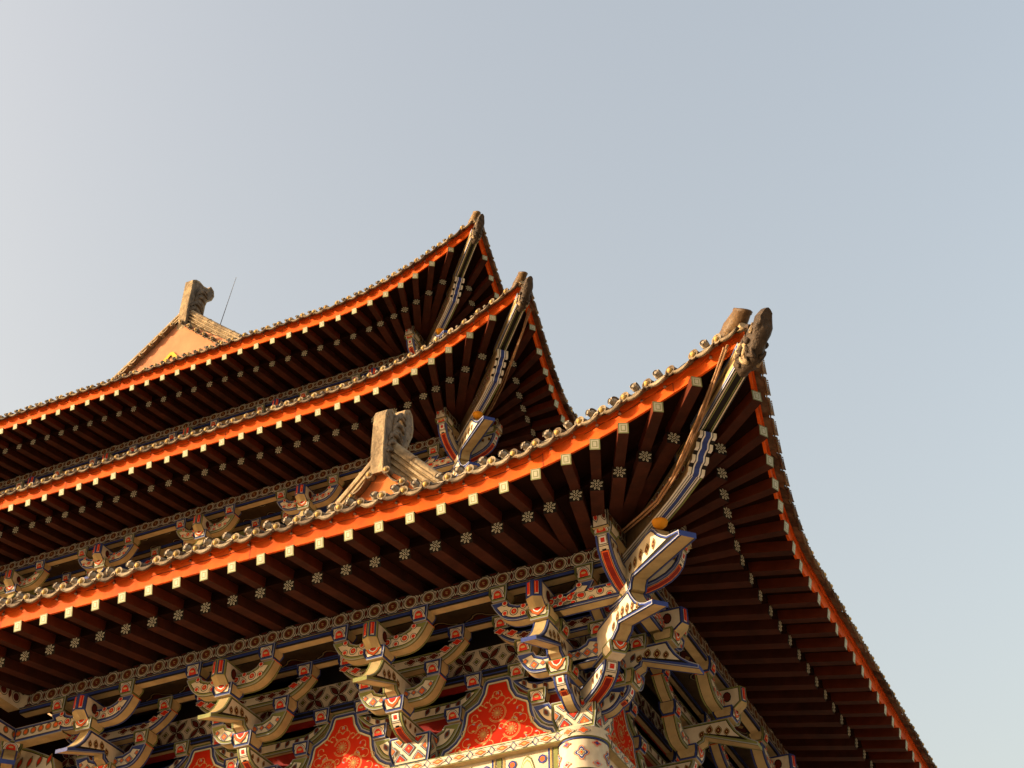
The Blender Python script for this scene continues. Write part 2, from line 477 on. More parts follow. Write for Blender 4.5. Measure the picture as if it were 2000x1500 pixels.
def nose(edge):
    """head of the topmost timber: wedge front with striped panels"""
    mb = MB(); h = .087
    zb, zt = 2.45, 2.645
    for sg in (1, -1):
        f = lambda u, v, l=0.0, sg=sg: (sg * u, .662 - .48 * u + l, v)
        cur = paint(mb, [(0, zb), (h, zb), (h, zt), (0, zt)], f, [(.010, edge), (.008, 'blue'), (.006, 'black')], 'white')
        decal(mb, [(.038, zb + .035), (.062, zb + .035), (.062, zt - .02), (.038, zt - .02)], f, 'red', .003)
        decal(mb, [(.026, zb + .028), (.036, zb + .028), (.036, zt - .02), (.026, zt - .02)], f, 'orange_paint', .003)
        g = lambda u, v, l=0.0, sg=sg: (sg * (h + l), u, v)
        paint(mb, [(.62, zb), (.62, zt), (.22, zt), (.22, 2.375), (.53, 2.375)], g, [(.016, edge), (.007, 'black')], 'cream')
        for k, m, l in ((1, 'black', .002), (.8, 'maroon', .003)):
            decal(mb, circ(.46, 2.53, .05 * k, 10, .065 * k), g, m, l); decal(mb, circ(.33, 2.54, .05 * k, 10, .06 * k), g, m, l)
        mb.face([(0, .662, zb), (sg * h, .62, zb), (sg * .06, .53, 2.375), (0, .55, 2.375)], 'tan')
        mb.face([(sg * h, .62, zb), (sg * h, .53, 2.375), (sg * .06, .53, 2.375)], 'tan')
    mb.face([(-h, .62, zt), (0, .662, zt), (h, .62, zt), (h, .2, zt), (-h, .2, zt)], edge)
    return mb
ARM1 = [(0.0, 1.885), (-.010, 1.83), (-.035, 1.78), (-.08, 1.735), (-.15, 1.70), (-.25, 1.685), (-.40, 1.68), (-.6, 1.68)]
BK_TOP = [(-.2, 2.285), (.44, 2.285), (.475, 2.20), (.52, 2.12), (.58, 2.05), (.66, 1.985), (.755, 1.93)]
BK_UND = [(.752, 1.885), (.15, 2.115), (.135, 2.06), (.095, 2.045), (.07, 2.03), (.03, 2.02), (.02, 1.99), (-.2, 1.99)]
BK_LENS = [(.415, 2.115, .10, -.1), (.32, 2.15, .12, -.1), (.215, 2.175, .12, -.3), (.12, 2.14, .10, -.5)]
SETM = {}
def set_meshes(var, side):
    if (var, side) in SETM: return SETM[(var, side)]
    ed, dd = ('blue', 'green') if var == 'A' else ('green', 'blue')
    L = []
    def add(nm, mb, at=(0, 0, 0)): L.append((nm, mb.mesh(nm, side), at))
    add('cushion_block', block(.50, .472, 1.44, 1.77, dd, 'lozenge', .045), (0, WALL, 0))
    add('bracket_arm', arm(ARM1, [(-.6, 1.885)], .075, ed))
    add('bearing_block', block(.255, .25, 1.875, 2.04, dd, 'lotus'), (0, ST1 + .055, 0))
    add('cross_arm', gong(.50, 1.985, 2.24, .08, ed, 'lozenge'), (0, ST1, 0))
    b1 = block(.205, .2, 2.25, 2.42, dd, 'arch').mesh('bearing_block', side)
    for s in (-.42, .42): L.append(('bearing_block', b1, (s, ST1, 0)))
    add('beak_arm', beak(BK_TOP, BK_UND, .083, ed, BK_LENS))
    add('bearing_block', block(.255, .24, 2.275, 2.41, dd, 'lotus'), (0, ST2 + .065, 0))
    add('cross_arm', gong(.58, 2.37, 2.63, .08, ed, 'circles'), (0, ST2, 0))
    b2 = block(.21, .2, 2.64, 2.815, dd, 'arch').mesh('bearing_block', side)
    for s in (-.49, .49): L.append(('bearing_block', b2, (s, ST2 + .02, 0)))
    add('timber_head', nose(ed))
    add('cross_arm', gong(.78, 2.37, 2.62, .07, ed, 'clouds'), (0, ST1, 0))
    b3 = block(.20, .19, 2.61, 2.775, dd, 'arch').mesh('bearing_block', side)
    for s in (-.69, .69): L.append(('bearing_block', b3, (s, ST1, 0)))
    add('cross_arm', gong(.53, 1.61, 1.875, .07, ed, 'leaves'), (0, WALL + .01, 0))
    add('cross_arm', gong(.77, 1.99, 2.235, .07, ed, 'leaves'), (0, WALL + .01, 0))
    b4 = block(.21, .2, 1.885, 2.045, dd, 'arch').mesh('bearing_block', side)
    for s in (-.46, .46): L.append(('bearing_block', b4, (s, WALL + .035, 0)))
    b5 = block(.21, .2, 2.235, 2.40, dd, 'arch').mesh('bearing_block', side)
    for s in (-.695, .695): L.append(('bearing_block', b5, (s, WALL + .035, 0)))
    SETM[(var, side)] = L
    return L
def W3(o, side, s, e, z):
    return (o[0] - s, o[1] - e, o[2] + z) if side == 'L' else (o[0] + e, o[1] + s, o[2] + z)

temple = link("temple", None, None, (0, 0, GROUND), label="ornate painted temple with three tiers of upturned tiled eaves above rows of painted brackets", category="temple")

def bracket_set(o, side, s0, var, skip=(), label=None):
    base = W3(o, side, s0, 0, 0)
    root = link("bracket_set", None, temple, (base[0], base[1], base[2] + 1.44))
    if label: root['label'] = label
    for i, (nm, me, at) in enumerate(set_meshes(var, side)):
        if i in skip: continue
        link(nm, me, root, W3(o, side, s0 + at[0], at[1], at[2]))
    return root

# ------------------------------------------------------------------ corner set (diagonal arms)
R2 = math.sqrt(.5)
def dmesh(mb, name):
    """diagonal frame: local (c across, d outward along the corner diagonal, z) -> world"""
    mb2 = MB(); mb2.F, mb2.M, mb2.mats, mb2.S = mb.F, mb.M, mb.mats, mb.S
    mb2.V = [(d * R2 + c * R2, -d * R2 + c * R2, z) for c, d, z in mb.V]
    return mb2.mesh(name)
def corner_set(o, full=True):
    root = link("corner_bracket_set", None, temple, (o[0], o[1], o[2] + 1.44))
    z = Vector(o)
    def add(nm, me, at=(0, 0, 0)): link(nm, me, root, z + Vector(at))
    ed, dd = 'blue', 'green'
    if full:
        add('bracket_arm', dmesh(arm([(.02 + (q[0]) * 1.25, q[1] + .01) for q in ARM1], [(-.75, 1.895)], .085, ed), 'bracket_arm'))
    b = block(.21, .21, 1.885, 2.02, dd, 'lotus', side_fill='cream')
    b.V = [(x, y + .12, zz) for x, y, zz in b.V]; add('bearing_block', dmesh(b, 'bearing_block'))
    top = [(-.3, 2.32), (.68, 2.32), (.74, 2.22), (.82, 2.12), (.93, 2.03), (1.05, 1.965), (1.2, 1.915)]
    und = [(1.2, 1.865), (.40, 2.10), (.37, 2.05), (.30, 2.03), (.26, 2.01), (.2, 2.0), (.18, 1.97), (-.3, 1.97)]
    ln = [(.87, 2.03, .09, -.1), (.76, 2.09, .12, -.1), (.64, 2.13, .13, -.1), (.52, 2.16, .13, -.15), (.40, 2.17, .12, -.3), (.29, 2.12, .11, -.4)]
    add('beak_arm', dmesh(beak(top, und, .085, ed, ln), 'beak_arm'))
    b = block(.215, .215, 2.30, 2.42, dd, 'lotus', side_fill='cream')
    b.V = [(x, y + .62, zz) for x, y, zz in b.V]; add('bearing_block', dmesh(b, 'bearing_block'))
    top = [(.2, 2.69), (1.2, 2.672), (1.31, 2.655), (1.37, 2.60), (1.43, 2.525), (1.52, 2.445), (1.62, 2.37), (1.88, 2.275)]
    und = [(1.88, 2.215), (.80, 2.40), (.76, 2.36), (.74, 2.30), (.5, 2.30), (.2, 2.36)]
    ln = [(1.34, 2.45, .13, -.1), (1.19, 2.48, .14, -.1), (1.04, 2.51, .14, -.1), (.90, 2.51, .13, -.15), (.78, 2.52, .12, -.3)]
    add('beak_arm', dmesh(beak(top, und, .09, ed, ln), 'beak_arm'))
    # turned wooden vase carrying the hip beam
    mb = MB(); mb.sphere((0, 1.325, 2.742), .080, 'ball', 14, 10, (1, 1, 1.0))
    add('vase_support', dmesh(mb, 'vase_support'))
    A2 = [(.97, 2.745), (.955, 2.68), (.925, 2.60), (.87, 2.53), (.79, 2.47), (.68, 2.425), (.55, 2.395), (.40, 2.385), (.2, 2.385)]
    for side in ('L', 'R'):
        am = arm(A2, [(.2, 2.60), (.62, 2.60), (.70, 2.66), (.76, 2.745)], .075, ed).mesh('bracket_arm', side)
        link('bracket_arm', am, root, W3(o, side, -ST2, 0, 0))
        link('bearing_block', block(.22, .22, 2.75, 2.865, dd, 'arch', side_fill='cream').mesh('bearing_block', side), root, W3(o, side, -ST2, .88, 0))
        # long cross arms running from the face set into the corner
        g = MB()
        for (zb, zt, e0, s_in, sty) in ((1.985, 2.15, ST1, -ST1, 'lozenge'), (2.37, 2.545, ST2, -ST2, 'circles')):
            f = lambda u, v, l=0.0, e0=e0: (u, e0 + .08 + l, v)
            s_out = .50
            paint(g, [(s_in - .02, zb), (s_out, zb), (s_out, zt), (s_in - .02, zt)], f, rings(ed), 'cream')
            f3 = lambda a, zz, c, e0=e0: (a, e0 + c, zz)
            strip(g, [(s_in - .02, zb), (s_out, zb)], .08, f3, cols_under(.08, ed))
            strip(g, [(s_in - .02, zt), (s_out, zt)], .08, f3, [(-.08, .08, 'orange_paint')])
            n = int((s_out - s_in) / .1)
            for i in range(n):
                s = s_in + .06 + i * .1
                zc = (zb + zt) / 2 + .012
                if sty == 'circles':
                    for k, (r, m, l) in enumerate(((.042, 'black', .002), (.035, 'cream', .003), (.027, 'black', .004), (.024, 'red', .005))):
                        for zc2 in ((zc,) if i % 2 == 0 else (zb + .035, zt - .02)):
                            p = clip_poly(circ(s, zc2, r, 12), s_in, s_out, zb + .036, zt - .02)
                            if p: decal(g, p, f, m, l)
                else:
                    for w, m, l in ((.11, 'black', .002), (.096, 'lilac', .003), (.074, 'black', .004), (.062, 'orange_paint', .005)):
                        decal(g, diamond(s, zc, w if i % 2 == 0 else w * .6), f, m, l)
        link('cross_arm', g.mesh('cross_arm', side), root, o)
    return root

# ------------------------------------------------------------------ eave geometry
def eave(s, k=1.0):
    u = max(0.0, 1.078 - s)
    return 1.90 + .0681 * u * u - .0081 * u ** 3, 2.859 + k * (.0308 * u * u + .0031 * u ** 3)
def tdrop(s): return -.085 * max(0.0, min(1.0, (.5 - s) / 2.8)) ** 1.3     # the tile course thins towards the corner
def flow(s, k=1.0):
    u = max(0.0, 1.078 - s)
    return 1.3515 + .0537 * u * u + .0046 * u ** 3, 2.852 + k * (.0481 * u * u - .0066 * u ** 3)
END_S = [-1.84, -1.43, -1.05, -.73, -.41, -.07]
FLO_S = [-1.41, -1.08, -.78, -.51, -.27, .03]
def beam(mb, A, B, w, h, m, end=None, side_m=None):
    A, B = Vector(A), Vector(B)
    d = (B - A).normalized()
    lat = d.cross(Vector((0, 0, 1))).normalized() * (w / 2)
    upv = lat.cross(d).normalized() * (h / 2)
    if upv.z < 0: upv = -upv
    P = [A - lat - upv, A + lat - upv, A + lat + upv, A - lat + upv]
    Q = [p + (B - A) for p in P]
    for i in range(4):
        j = (i + 1) % 4
        mb.face([P[i], P[j], Q[j], Q[i]], side_m if side_m and i in (1, 3) else m)
    mb.face(Q, m)
    l2, u2 = lat / (w / 2), upv / (h / 2)
    f = lambda u, v, l=0.0: A + l2 * u + u2 * v - d * l
    sq = [(-w / 2, -h / 2), (w / 2, -h / 2), (w / 2, h / 2), (-w / 2, h / 2)]
    if end == 'square':
        paint(mb, sq, f, [(.013, 'end_edge'), (.013, 'rafter_end'), (.008, 'end_edge')], 'rafter_end')
    elif end == 'flower':
        mb.face([f(*q) for q in sq], 'black')
        for i in range(8):
            a = i * math.pi / 4 + .39
            k = 1.0 if i % 2 else 1.14
            decal(mb, lens(.041 * k * math.cos(a), .041 * k * math.sin(a), .041 * k, .0215, a - math.pi / 2), f, 'flower', .002)
            decal(mb, lens(.039 * k * math.cos(a), .039 * k * math.sin(a), .026 * k, .0085, a - math.pi / 2), f, 'black', .003)
        ringd(mb, 0, 0, .017, .010, f, 'flower', .005, 10)
    else:
        mb.face(P, m)
RW, RH = .100, .118
FW, FH = .132, .130
def rafter_pts(s_end, s_fl, k):
    e0, z0 = eave(s_end, k); e1, z1 = flow(s_fl, k)
    d = Vector((s_fl - s_end, e1 - e0, 0))
    A = Vector((s_end, e0, z0)); F = Vector((s_fl, e1, z1))
    t = (e1 - .12) / max(.2, (e0 - e1))
    In = Vector((s_fl + d.x * t, .12, 3.10))
    return A, F, In
def tier_side(o, side, k, s_max, label, n_ind, tile_s_max, slab_in, slope):
    """rafters, boards, tiles for one face of one roof tier"""
    ee = lambda s: eave(s, k)
    ends = END_S + [0.28 + .35 * i for i in range(int((s_max - .28) / .35) + 1)]
    flos = FLO_S + [0.28 + .35 * i for i in range(int((s_max - .28) / .35) + 1)]
    root = link("eave_roof", None, temple, W3(o, side, 0, 1.9, 2.9), label=label)
    straight = {}
    rest_f, rest_r = MB(), MB()
    prof = []
    for i, (se, sf) in enumerate(zip(ends, flos)):
        A, F, In = rafter_pts(se, sf, k)
        Ff = F + Vector((0, 0, RH - .004)); dv = (Ff - A)
        Fi = A + dv * 1.5
        prof.append((A, Ff, F, In))
        is_str = se > 1.08
        if i >= n_ind:
            beam(rest_f, A, Fi, RW, RH, 'rafter_paint', 'square', 'rafter_side_lit'); beam(rest_r, F, In, FW, FH, 'rafter_paint', 'flower'); continue
        b0 = Vector((se, 0, 0))
        if is_str and straight:
            mf, mr = straight['m']
        else:
            m1, m2 = MB(), MB()
            beam(m1, A - b0, Fi - b0, RW, RH, 'rafter_paint', 'square', 'rafter_side_lit')
            beam(m2, F - b0, In - b0, FW, FH, 'rafter_paint', 'flower')
            mf, mr = m1.mesh('flying_rafter', side), m2.mesh('rafter', side)
            if is_str: straight['m'] = (mf, mr)
        j1, j2 = random.uniform(-.006, .006), random.uniform(-.004, .004)
        link('flying_rafter', mf, root, W3(o, side, se + j1, j2, 0))
        link('rafter', mr, root, W3(o, side, se + j1 * .7, -j2, 0))
    if rest_f.F:
        link('flying_rafters', rest_f.mesh('flying_rafters', side), root, W3(o, side, 0, 0, 0), kind='stuff')
        link('rafters', rest_r.mesh('rafters', side), root, W3(o, side, 0, 0, 0), kind='stuff')
    # soffit boards above the rafters, seen between them
    mb = MB()
    up_ = Vector((0, 0, RH / 2 - .003))
    hipA = Vector((-2.36, 2.36, ee(-2.36)[1])); hipF = Vector((-1.62, 1.62, flow(-1.6, k)[1] + RH)); hipI = Vector((-.1, .1, 3.10))
    prof2 = [(hipA, hipF, hipF - Vector((0, 0, RH)), hipI)] + prof
    lastA = prof[-1]
    prof2.append(tuple(p + Vector((tile_s_max - lastA[0].x, 0, 0)) for p in lastA))
    fb = lambda p: p[0] + (p[1] - p[0]).normalized() * .05
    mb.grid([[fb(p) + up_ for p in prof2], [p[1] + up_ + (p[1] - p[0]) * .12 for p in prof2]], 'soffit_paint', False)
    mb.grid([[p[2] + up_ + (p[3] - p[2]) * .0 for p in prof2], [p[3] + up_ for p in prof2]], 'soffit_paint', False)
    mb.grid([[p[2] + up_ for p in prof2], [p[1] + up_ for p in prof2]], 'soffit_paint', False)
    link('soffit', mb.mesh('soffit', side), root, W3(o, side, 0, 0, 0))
    # orange board along the eave
    mb = MB()
    S = [-2.37 + .1 * i for i in range(int((tile_s_max + 2.37) / .1) + 1)]
    rows = [[], [], [], []]
    for s in S:
        e, z = ee(s)
        zz = z + RH / 2 + .0
        ss = s
        for r, (de, dz) in zip(rows, ((-.020, .002), (-.008, .245), (-.04, .245), (-.045, .002))):
            ee_ = e + de
            r.append((max(ss, -ee_), ee_, zz + dz + (tdrop(s) if dz > .1 else 0)))
    mb.grid(rows, 'fascia', False, False)
    mb.grid([rows[3], rows[0]], 'fascia', False, False)
    # cracks and joints in the painted board
    rc = random.Random(int(s_max * 10) + len(side))
    s = -1.6
    while s < tile_s_max - .5:
        ln_ = rc.uniform(.5, 1.5); zc = rc.uniform(.13, .17); pts = []
        q = s
        while q < min(s + ln_, tile_s_max - .1):
            e, z = ee(q); zc += rc.uniform(-.010, .010)
            pts.append((q, e - .020 + .040 * zc + .003, z + RH / 2 + zc + tdrop(q) * .6)); q += .07
        for a_, b_ in zip(pts[:-1], pts[1:]):
            w_ = rc.uniform(.0025, .0055)
            mb.face([(a_[0], a_[1], a_[2] - w_), (b_[0], b_[1], b_[2] - w_), (b_[0], b_[1], b_[2] + w_), (a_[0], a_[1], a_[2] + w_)], 'maroon')
        if rc.random() < .6:
            e, z = ee(s)
            mb.face([(s, e - .018, z + RH / 2 - .004), (s + .006, e - .018, z + RH / 2 - .004), (s + .006, e - .008, z + RH / 2 + .24 + tdrop(s)), (s, e - .008, z + RH / 2 + .24 + tdrop(s))], 'maroon')
        s += ln_ + rc.uniform(.1, .7)
    link('fascia_board', mb.mesh('fascia_board', side), root, W3(o, side, 0, 0, 0))
    # wavy closing strip with a scalloped lower edge under each tile
    mb = MB()
    a, b = [], []
    n = int((tile_s_max + 2.3) / .03125)
    for i in range(n + 1):
        s = -2.3 + i * .03125
        e, z = ee(s)
        ph = (s / .25) % 1.0
        dz = .014 * math.cos(2 * math.pi * ph) + random.uniform(-.006, .006)
        a.append((max(s, -(e + .006)), e + .006, z + RH / 2 + .185 + dz + tdrop(s))); b.append((max(s, -(e + .006)), e + .006, z + RH / 2 + .245 + tdrop(s)))
    mb.grid([a, b], 'fascia', False); mb.grid([a, [(p[0], p[1] - .03, p[2]) for p in a]], 'fascia', False)
    link('scalloped_strip', mb.mesh('scalloped_strip', side), root, W3(o, side, 0, 0, 0))
    # tiles along the edge
    mb = MB()
    i0 = int(math.ceil(-2.25 / .25)); i1 = int(tile_s_max / .25)
    lamps = []
    for i in range(i0, i1 + 1):
        s = i * .25
        e, z = ee(s); e2, z2 = ee(s + .01)
        ts, te, tz = 1, (e2 - e) / .01, (z2 - z) / .01       # tangent of the eave line
        tl = Vector((ts, te, tz)).normalized()
        out = Vector((-tl.y, tl.x, 0)).normalized()
        if out.y < 0: out = -out
        jz = random.uniform(-.010, .010)
        o0 = Vector((s, e, z + .256 + jz + tdrop(s))) + out * .092
        inn = -out * 1.0 + Vector((0, 0, .36))
        tm = max(.03, min(.9, e + s - .05))
        tc = max(.03, min(.9, e + s + .125 - .05))
        tm_ = random.choice(['tile', 'tile', 'tile_dark', 'tile_pale', 'tile_dark'])
        # trough tile with a hanging lip
        rows = []
        N = 8
        for (t, dz, so) in ((0.0, -.044, .014), (0.0, 0, .014), (0.0, .016, 0.0), (min(.25, tm * .5), .016, 0), (tm, .016, 0)):
            r = []
            for q in range(N + 1):
                x = -1 + 2 * q / N
                sag = -.020 * (1 - x * x)
                lip = dz * (1 - x * x) ** .5 * 1.0 if dz < 0 else dz
                r.append(o0 + tl * (x * .100) + out * so + inn * t + Vector((0, 0, sag + lip)))
            rows.append(r)
        mb.grid(rows, tm_, True)
        r2 = [[p - out * .016 for p in rows[0]], rows[0]]
        mb.grid(r2, tm_, False); mb.grid([r2[0], [p - out * .016 for p in rows[2]]], tm_, False)
        # beads on the lip
        for q in range(1, 2 * N):
            x = -1 + q / N
            p = o0 + tl * (x * .100) + out * .022 + Vector((0, 0, -.020 * (1 - x * x) - .042 * (1 - x * x) ** .5))
            mb.sphere(p, .0085, tm_, 5, 3)
        tm_ = random.choice(['tile', 'tile_dark', 'tile_pale', 'tile_dark'])
        # cover tile, end disc, gilt boss
        sc = s + .125
        e3, z3 = ee(sc)
        c0 = Vector((sc, e3, z3 + .302 + jz + tdrop(sc))) + out * .066
        rr = .050
        rows = []
        for t in (0.0, tc * .3, tc):
            rows.append([c0 + inn * t + tl * (rr * math.cos(a_)) + Vector((0, 0, rr * math.sin(a_))) for a_ in [math.pi * (-.12 + 1.24 * q / 9) for q in range(10)]])
        mb.grid(rows, tm_, True)
        disc = [c0 + out * .006 + tl * (rr * 1.06 * math.cos(a_)) + Vector((0, 0, rr * 1.06 * math.sin(a_))) for a_ in [2 * math.pi * q / 14 for q in range(14)]]
        disc2 = [p + out * .012 for p in disc]
        mb.grid([disc, disc2], tm_, False, True)
        d3 = [c0 + out * .018 + (p - c0 - out * .018) * .74 for p in disc2]
        mb.grid([disc2, d3], tm_, False, True)
        mb.face([p - out * .006 for p in d3], tm_)
        mb.grid([d3, [p - out * .006 for p in d3]], tm_, False, True)
        mb.sphere(c0 + out * .016, .027, 'boss', 9, 6)
        lamps.append((o0 + inn * .06, tl, out))
    link('tile_edge', mb.mesh('tile_edge', side), root, W3(o, side, 0, 0, 0))
    # roof slab
    mb = MB()
    rows = []
    for t in (0, .12, .3, .6, 1.0):
        r = []
        for s in S[::3] + [S[-1]]:
            e, z = ee(s)
            eT = e + .06 + (slab_in - e - .06) * t
            sI = -slab_in + (s + 2.37) * (tile_s_max + slab_in) / (tile_s_max + 2.37)
            zT = (z + .275 + tdrop(s)) * (1 - t) + t * (3.094 + (1.96 - slab_in) * slope) - .30 * math.sin(math.pi * t) * .6
            r.append((s + (sI - s) * t, eT, zT))
        rows.append(r)
    mb.grid(rows, 'roof_tile', True)
    link('roof_slab', mb.mesh('roof_slab', side), root, W3(o, side, 0, 0, 0))
    return root, lamps

def beams_side(o, side, s_a, s_b, pat=True):
    """patterned eave purlin, tie beams, wall band for one face of one tier"""
    P = W3(o, side, 0, 0, 0)
    mb = MB()
    z0, z1, e1 = 2.802, 3.0, .427
    f = lambda u, v, l=0.0: (u, e1 + l, v)
    mb.face([f(s_a, z0), f(s_b, z0), f(s_b, z1), f(s_a, z1)], 'cream')
    mb.face([(s_a, e1, z0), (s_b, e1, z0), (s_b, .26, z0), (s_a, .26, z0)], 'tan')
    mb.face([(s_a, e1, z1), (s_b, e1, z1), (s_b, .26, z1), (s_a, .26, z1)], 'black')
    mb.face([(s_a, .26, z0), (s_b, .26, z0), (s_b, .26, z1), (s_a, .26, z1)], 'cream')
    fe = lambda u, v, l=0.0: (s_a - l, u, v)
    paint(mb, [(.26, z0), (e1, z0), (e1, z1), (.26, z1)], fe, [(.012, 'black')], 'cream')
    for cx, m in ((.30, 'red'), (.39, 'maroon')):
        for k, mm, l in ((1, 'black', .002), (.8, 'cream', .003), (.62, m, .004)):
            decal(mb, lens(cx, 2.915, .13 * k, .06 * k, .2), fe, mm, l)
    for (a, b, m) in ((z0 - .002, z0 + .012, 'black'), (z1 - .012, z1 + .002, 'black'), (z0 + .012, z0 + .018, 'lilac')):
        decal(mb, [(s_a, a), (s_b, a), (s_b, b), (s_a, b)], f, m, .0015)
    n = int((s_b - s_a) / .11)
    zc = (z0 + z1) / 2
    for i in range(n):
        s = s_a + .07 + i * .11
        if i % 2 == 0:
            ringd(mb, s, zc, .0850, .0765, f, 'black', .003, 22)
            decal(mb, circ(s, zc, .060, 18), f, 'black', .003)
            ringd(mb, s, zc, .0530, .0490, f, 'gold', .0045, 18)
            decal(mb, circ(s, zc, .046, 18), f, 'maroon', .005)
            ribbon(mb, [(s - .016, zc - .012), (s - .004, zc - .018), (s + .002, zc), (s + .014, zc - .006)], .006, f, 'gold', .006)
            ribbon(mb, [(s - .016, zc + .010), (s - .006, zc + .006), (s + .006, zc + .016), (s + .016, zc + .010)], .006, f, 'gold', .006)
        else:
            for k, m, l in ((1, 'black', .004), (.80, 'cream', .005), (.62, 'black', .006), (.46, 'maroon', .007)):
                decal(mb, lens(s, zc, .160 * k, .066 * k), f, m, l)
            for sg in (1, -1):
                for k, m, l in ((1, 'black', .0025), (.62, 'maroon', .0035)):
                    p = clip_poly(circ(s, zc + sg * .085, .062 * k, 10, .030 * k), s_a, s_b, z0 + .014, z1 - .012)
                    if p: decal(mb, p, f, m, l)
    link('patterned_beam', mb.mesh('patterned_beam', side), temple, P)
    s_t = max(s_a, -.336)
    for (e0, h, za, zb, edge) in ((ST2 + .012, .075, 2.752, 2.799, 'blue'), (ST1, .07, 2.742, 2.80, 'blue'), (WALL + .04, .06, 2.345, 2.43, 'blue')):
        mb = MB()
        sa = s_t if e0 > 0 else -e0
        f3 = lambda a, z, c, e0=e0: (a, e0 + c, z)
        fr = lambda u, v, l=0.0, e0=e0, h=h: (u, e0 + h + l, v)
        paint(mb, [(sa, za), (s_b, za), (s_b, zb), (sa, zb)], fr, [(.008, 'black'), (.016, edge)], 'black')
        strip(mb, [(sa, za), (s_b, za)], h, f3, cols_under(h, 'black'))
        strip(mb, [(sa, zb), (s_b, zb)], h, f3, [(-h, h, 'black')])
        mb.face([(sa, e0 - h, za), (s_b, e0 - h, za), (s_b, e0 - h, zb), (sa, e0 - h, zb)], 'cream')
        link('tie_beam', mb.mesh('tie_beam', side), temple, P)
    # dark boards above the brackets
    mb = MB()
    mb.face([(-.3, .3, 2.985), (s_b, .3, 2.985), (s_b, -.6, 2.985), (.6, -.6, 2.985)], 'hip_side')
    q = .2
    while q < s_b - .4:
        for e_c in (.12, -.34):
            for k, m, dz in ((1, 'black', .004), (.9, 'tan', .006), (.8, 'black', .008), (.68, 'maroon', .010), (.2, 'gold', .012)):
                mb.face([(q + .20 * k * (1 + .2 * math.cos(4 * t)) * math.cos(t), e_c + .13 * k * (1 + .2 * math.cos(4 * t)) * math.sin(t), 2.985 - dz) for t in [2 * math.pi * n_ / 20 for n_ in range(20)]], m)
        q += .48
    link('ceiling_board', mb.mesh('ceiling_board', side), temple, P)
    # wall band of interlaced leaves
    mb = MB()
    e0 = WALL + .03
    f = lambda u, v, l=0.0: (u, e0 + l, v)
    mb.face([f(.5, 2.43), f(s_b, 2.43), f(s_b, 2.985), f(.5, 2.985)], 'black')  # black above the leaves paints in the shade of the gap behind the brackets
    decal(mb, [(.5, 2.43), (s_b, 2.43), (s_b, 2.74), (.5, 2.74)], f, 'cream', .002)
    s = .68; zc = 2.585
    while s < s_b:
        for q in range(4):
            a = math.pi / 4 + q * math.pi / 2
            for k, m, l in ((1, 'black', .003), (.84, 'cream', .004), (.74, 'black', .005), (.55, 'maroon', .006)):
                decal(mb, lens(s + .082 * math.cos(a), zc + .082 * math.sin(a), .225 * k, .088 * k, a - math.pi / 2), f, m, l)
        for (dx, dz) in ((.16, 0), (0, .135), (0, -.135)):
            for w, m, l in ((.10, 'black', .003), (.085, 'cream', .004), (.06, 'black', .005), (.04, 'green', .006)):
                p = clip_poly(diamond(s + dx, zc + dz, w), .5, s_b, 2.432, 2.738)
                if p: decal(mb, p, f, m, l)
        s += .32
    link('painted_frieze', mb.mesh('painted_frieze', side), temple, P)

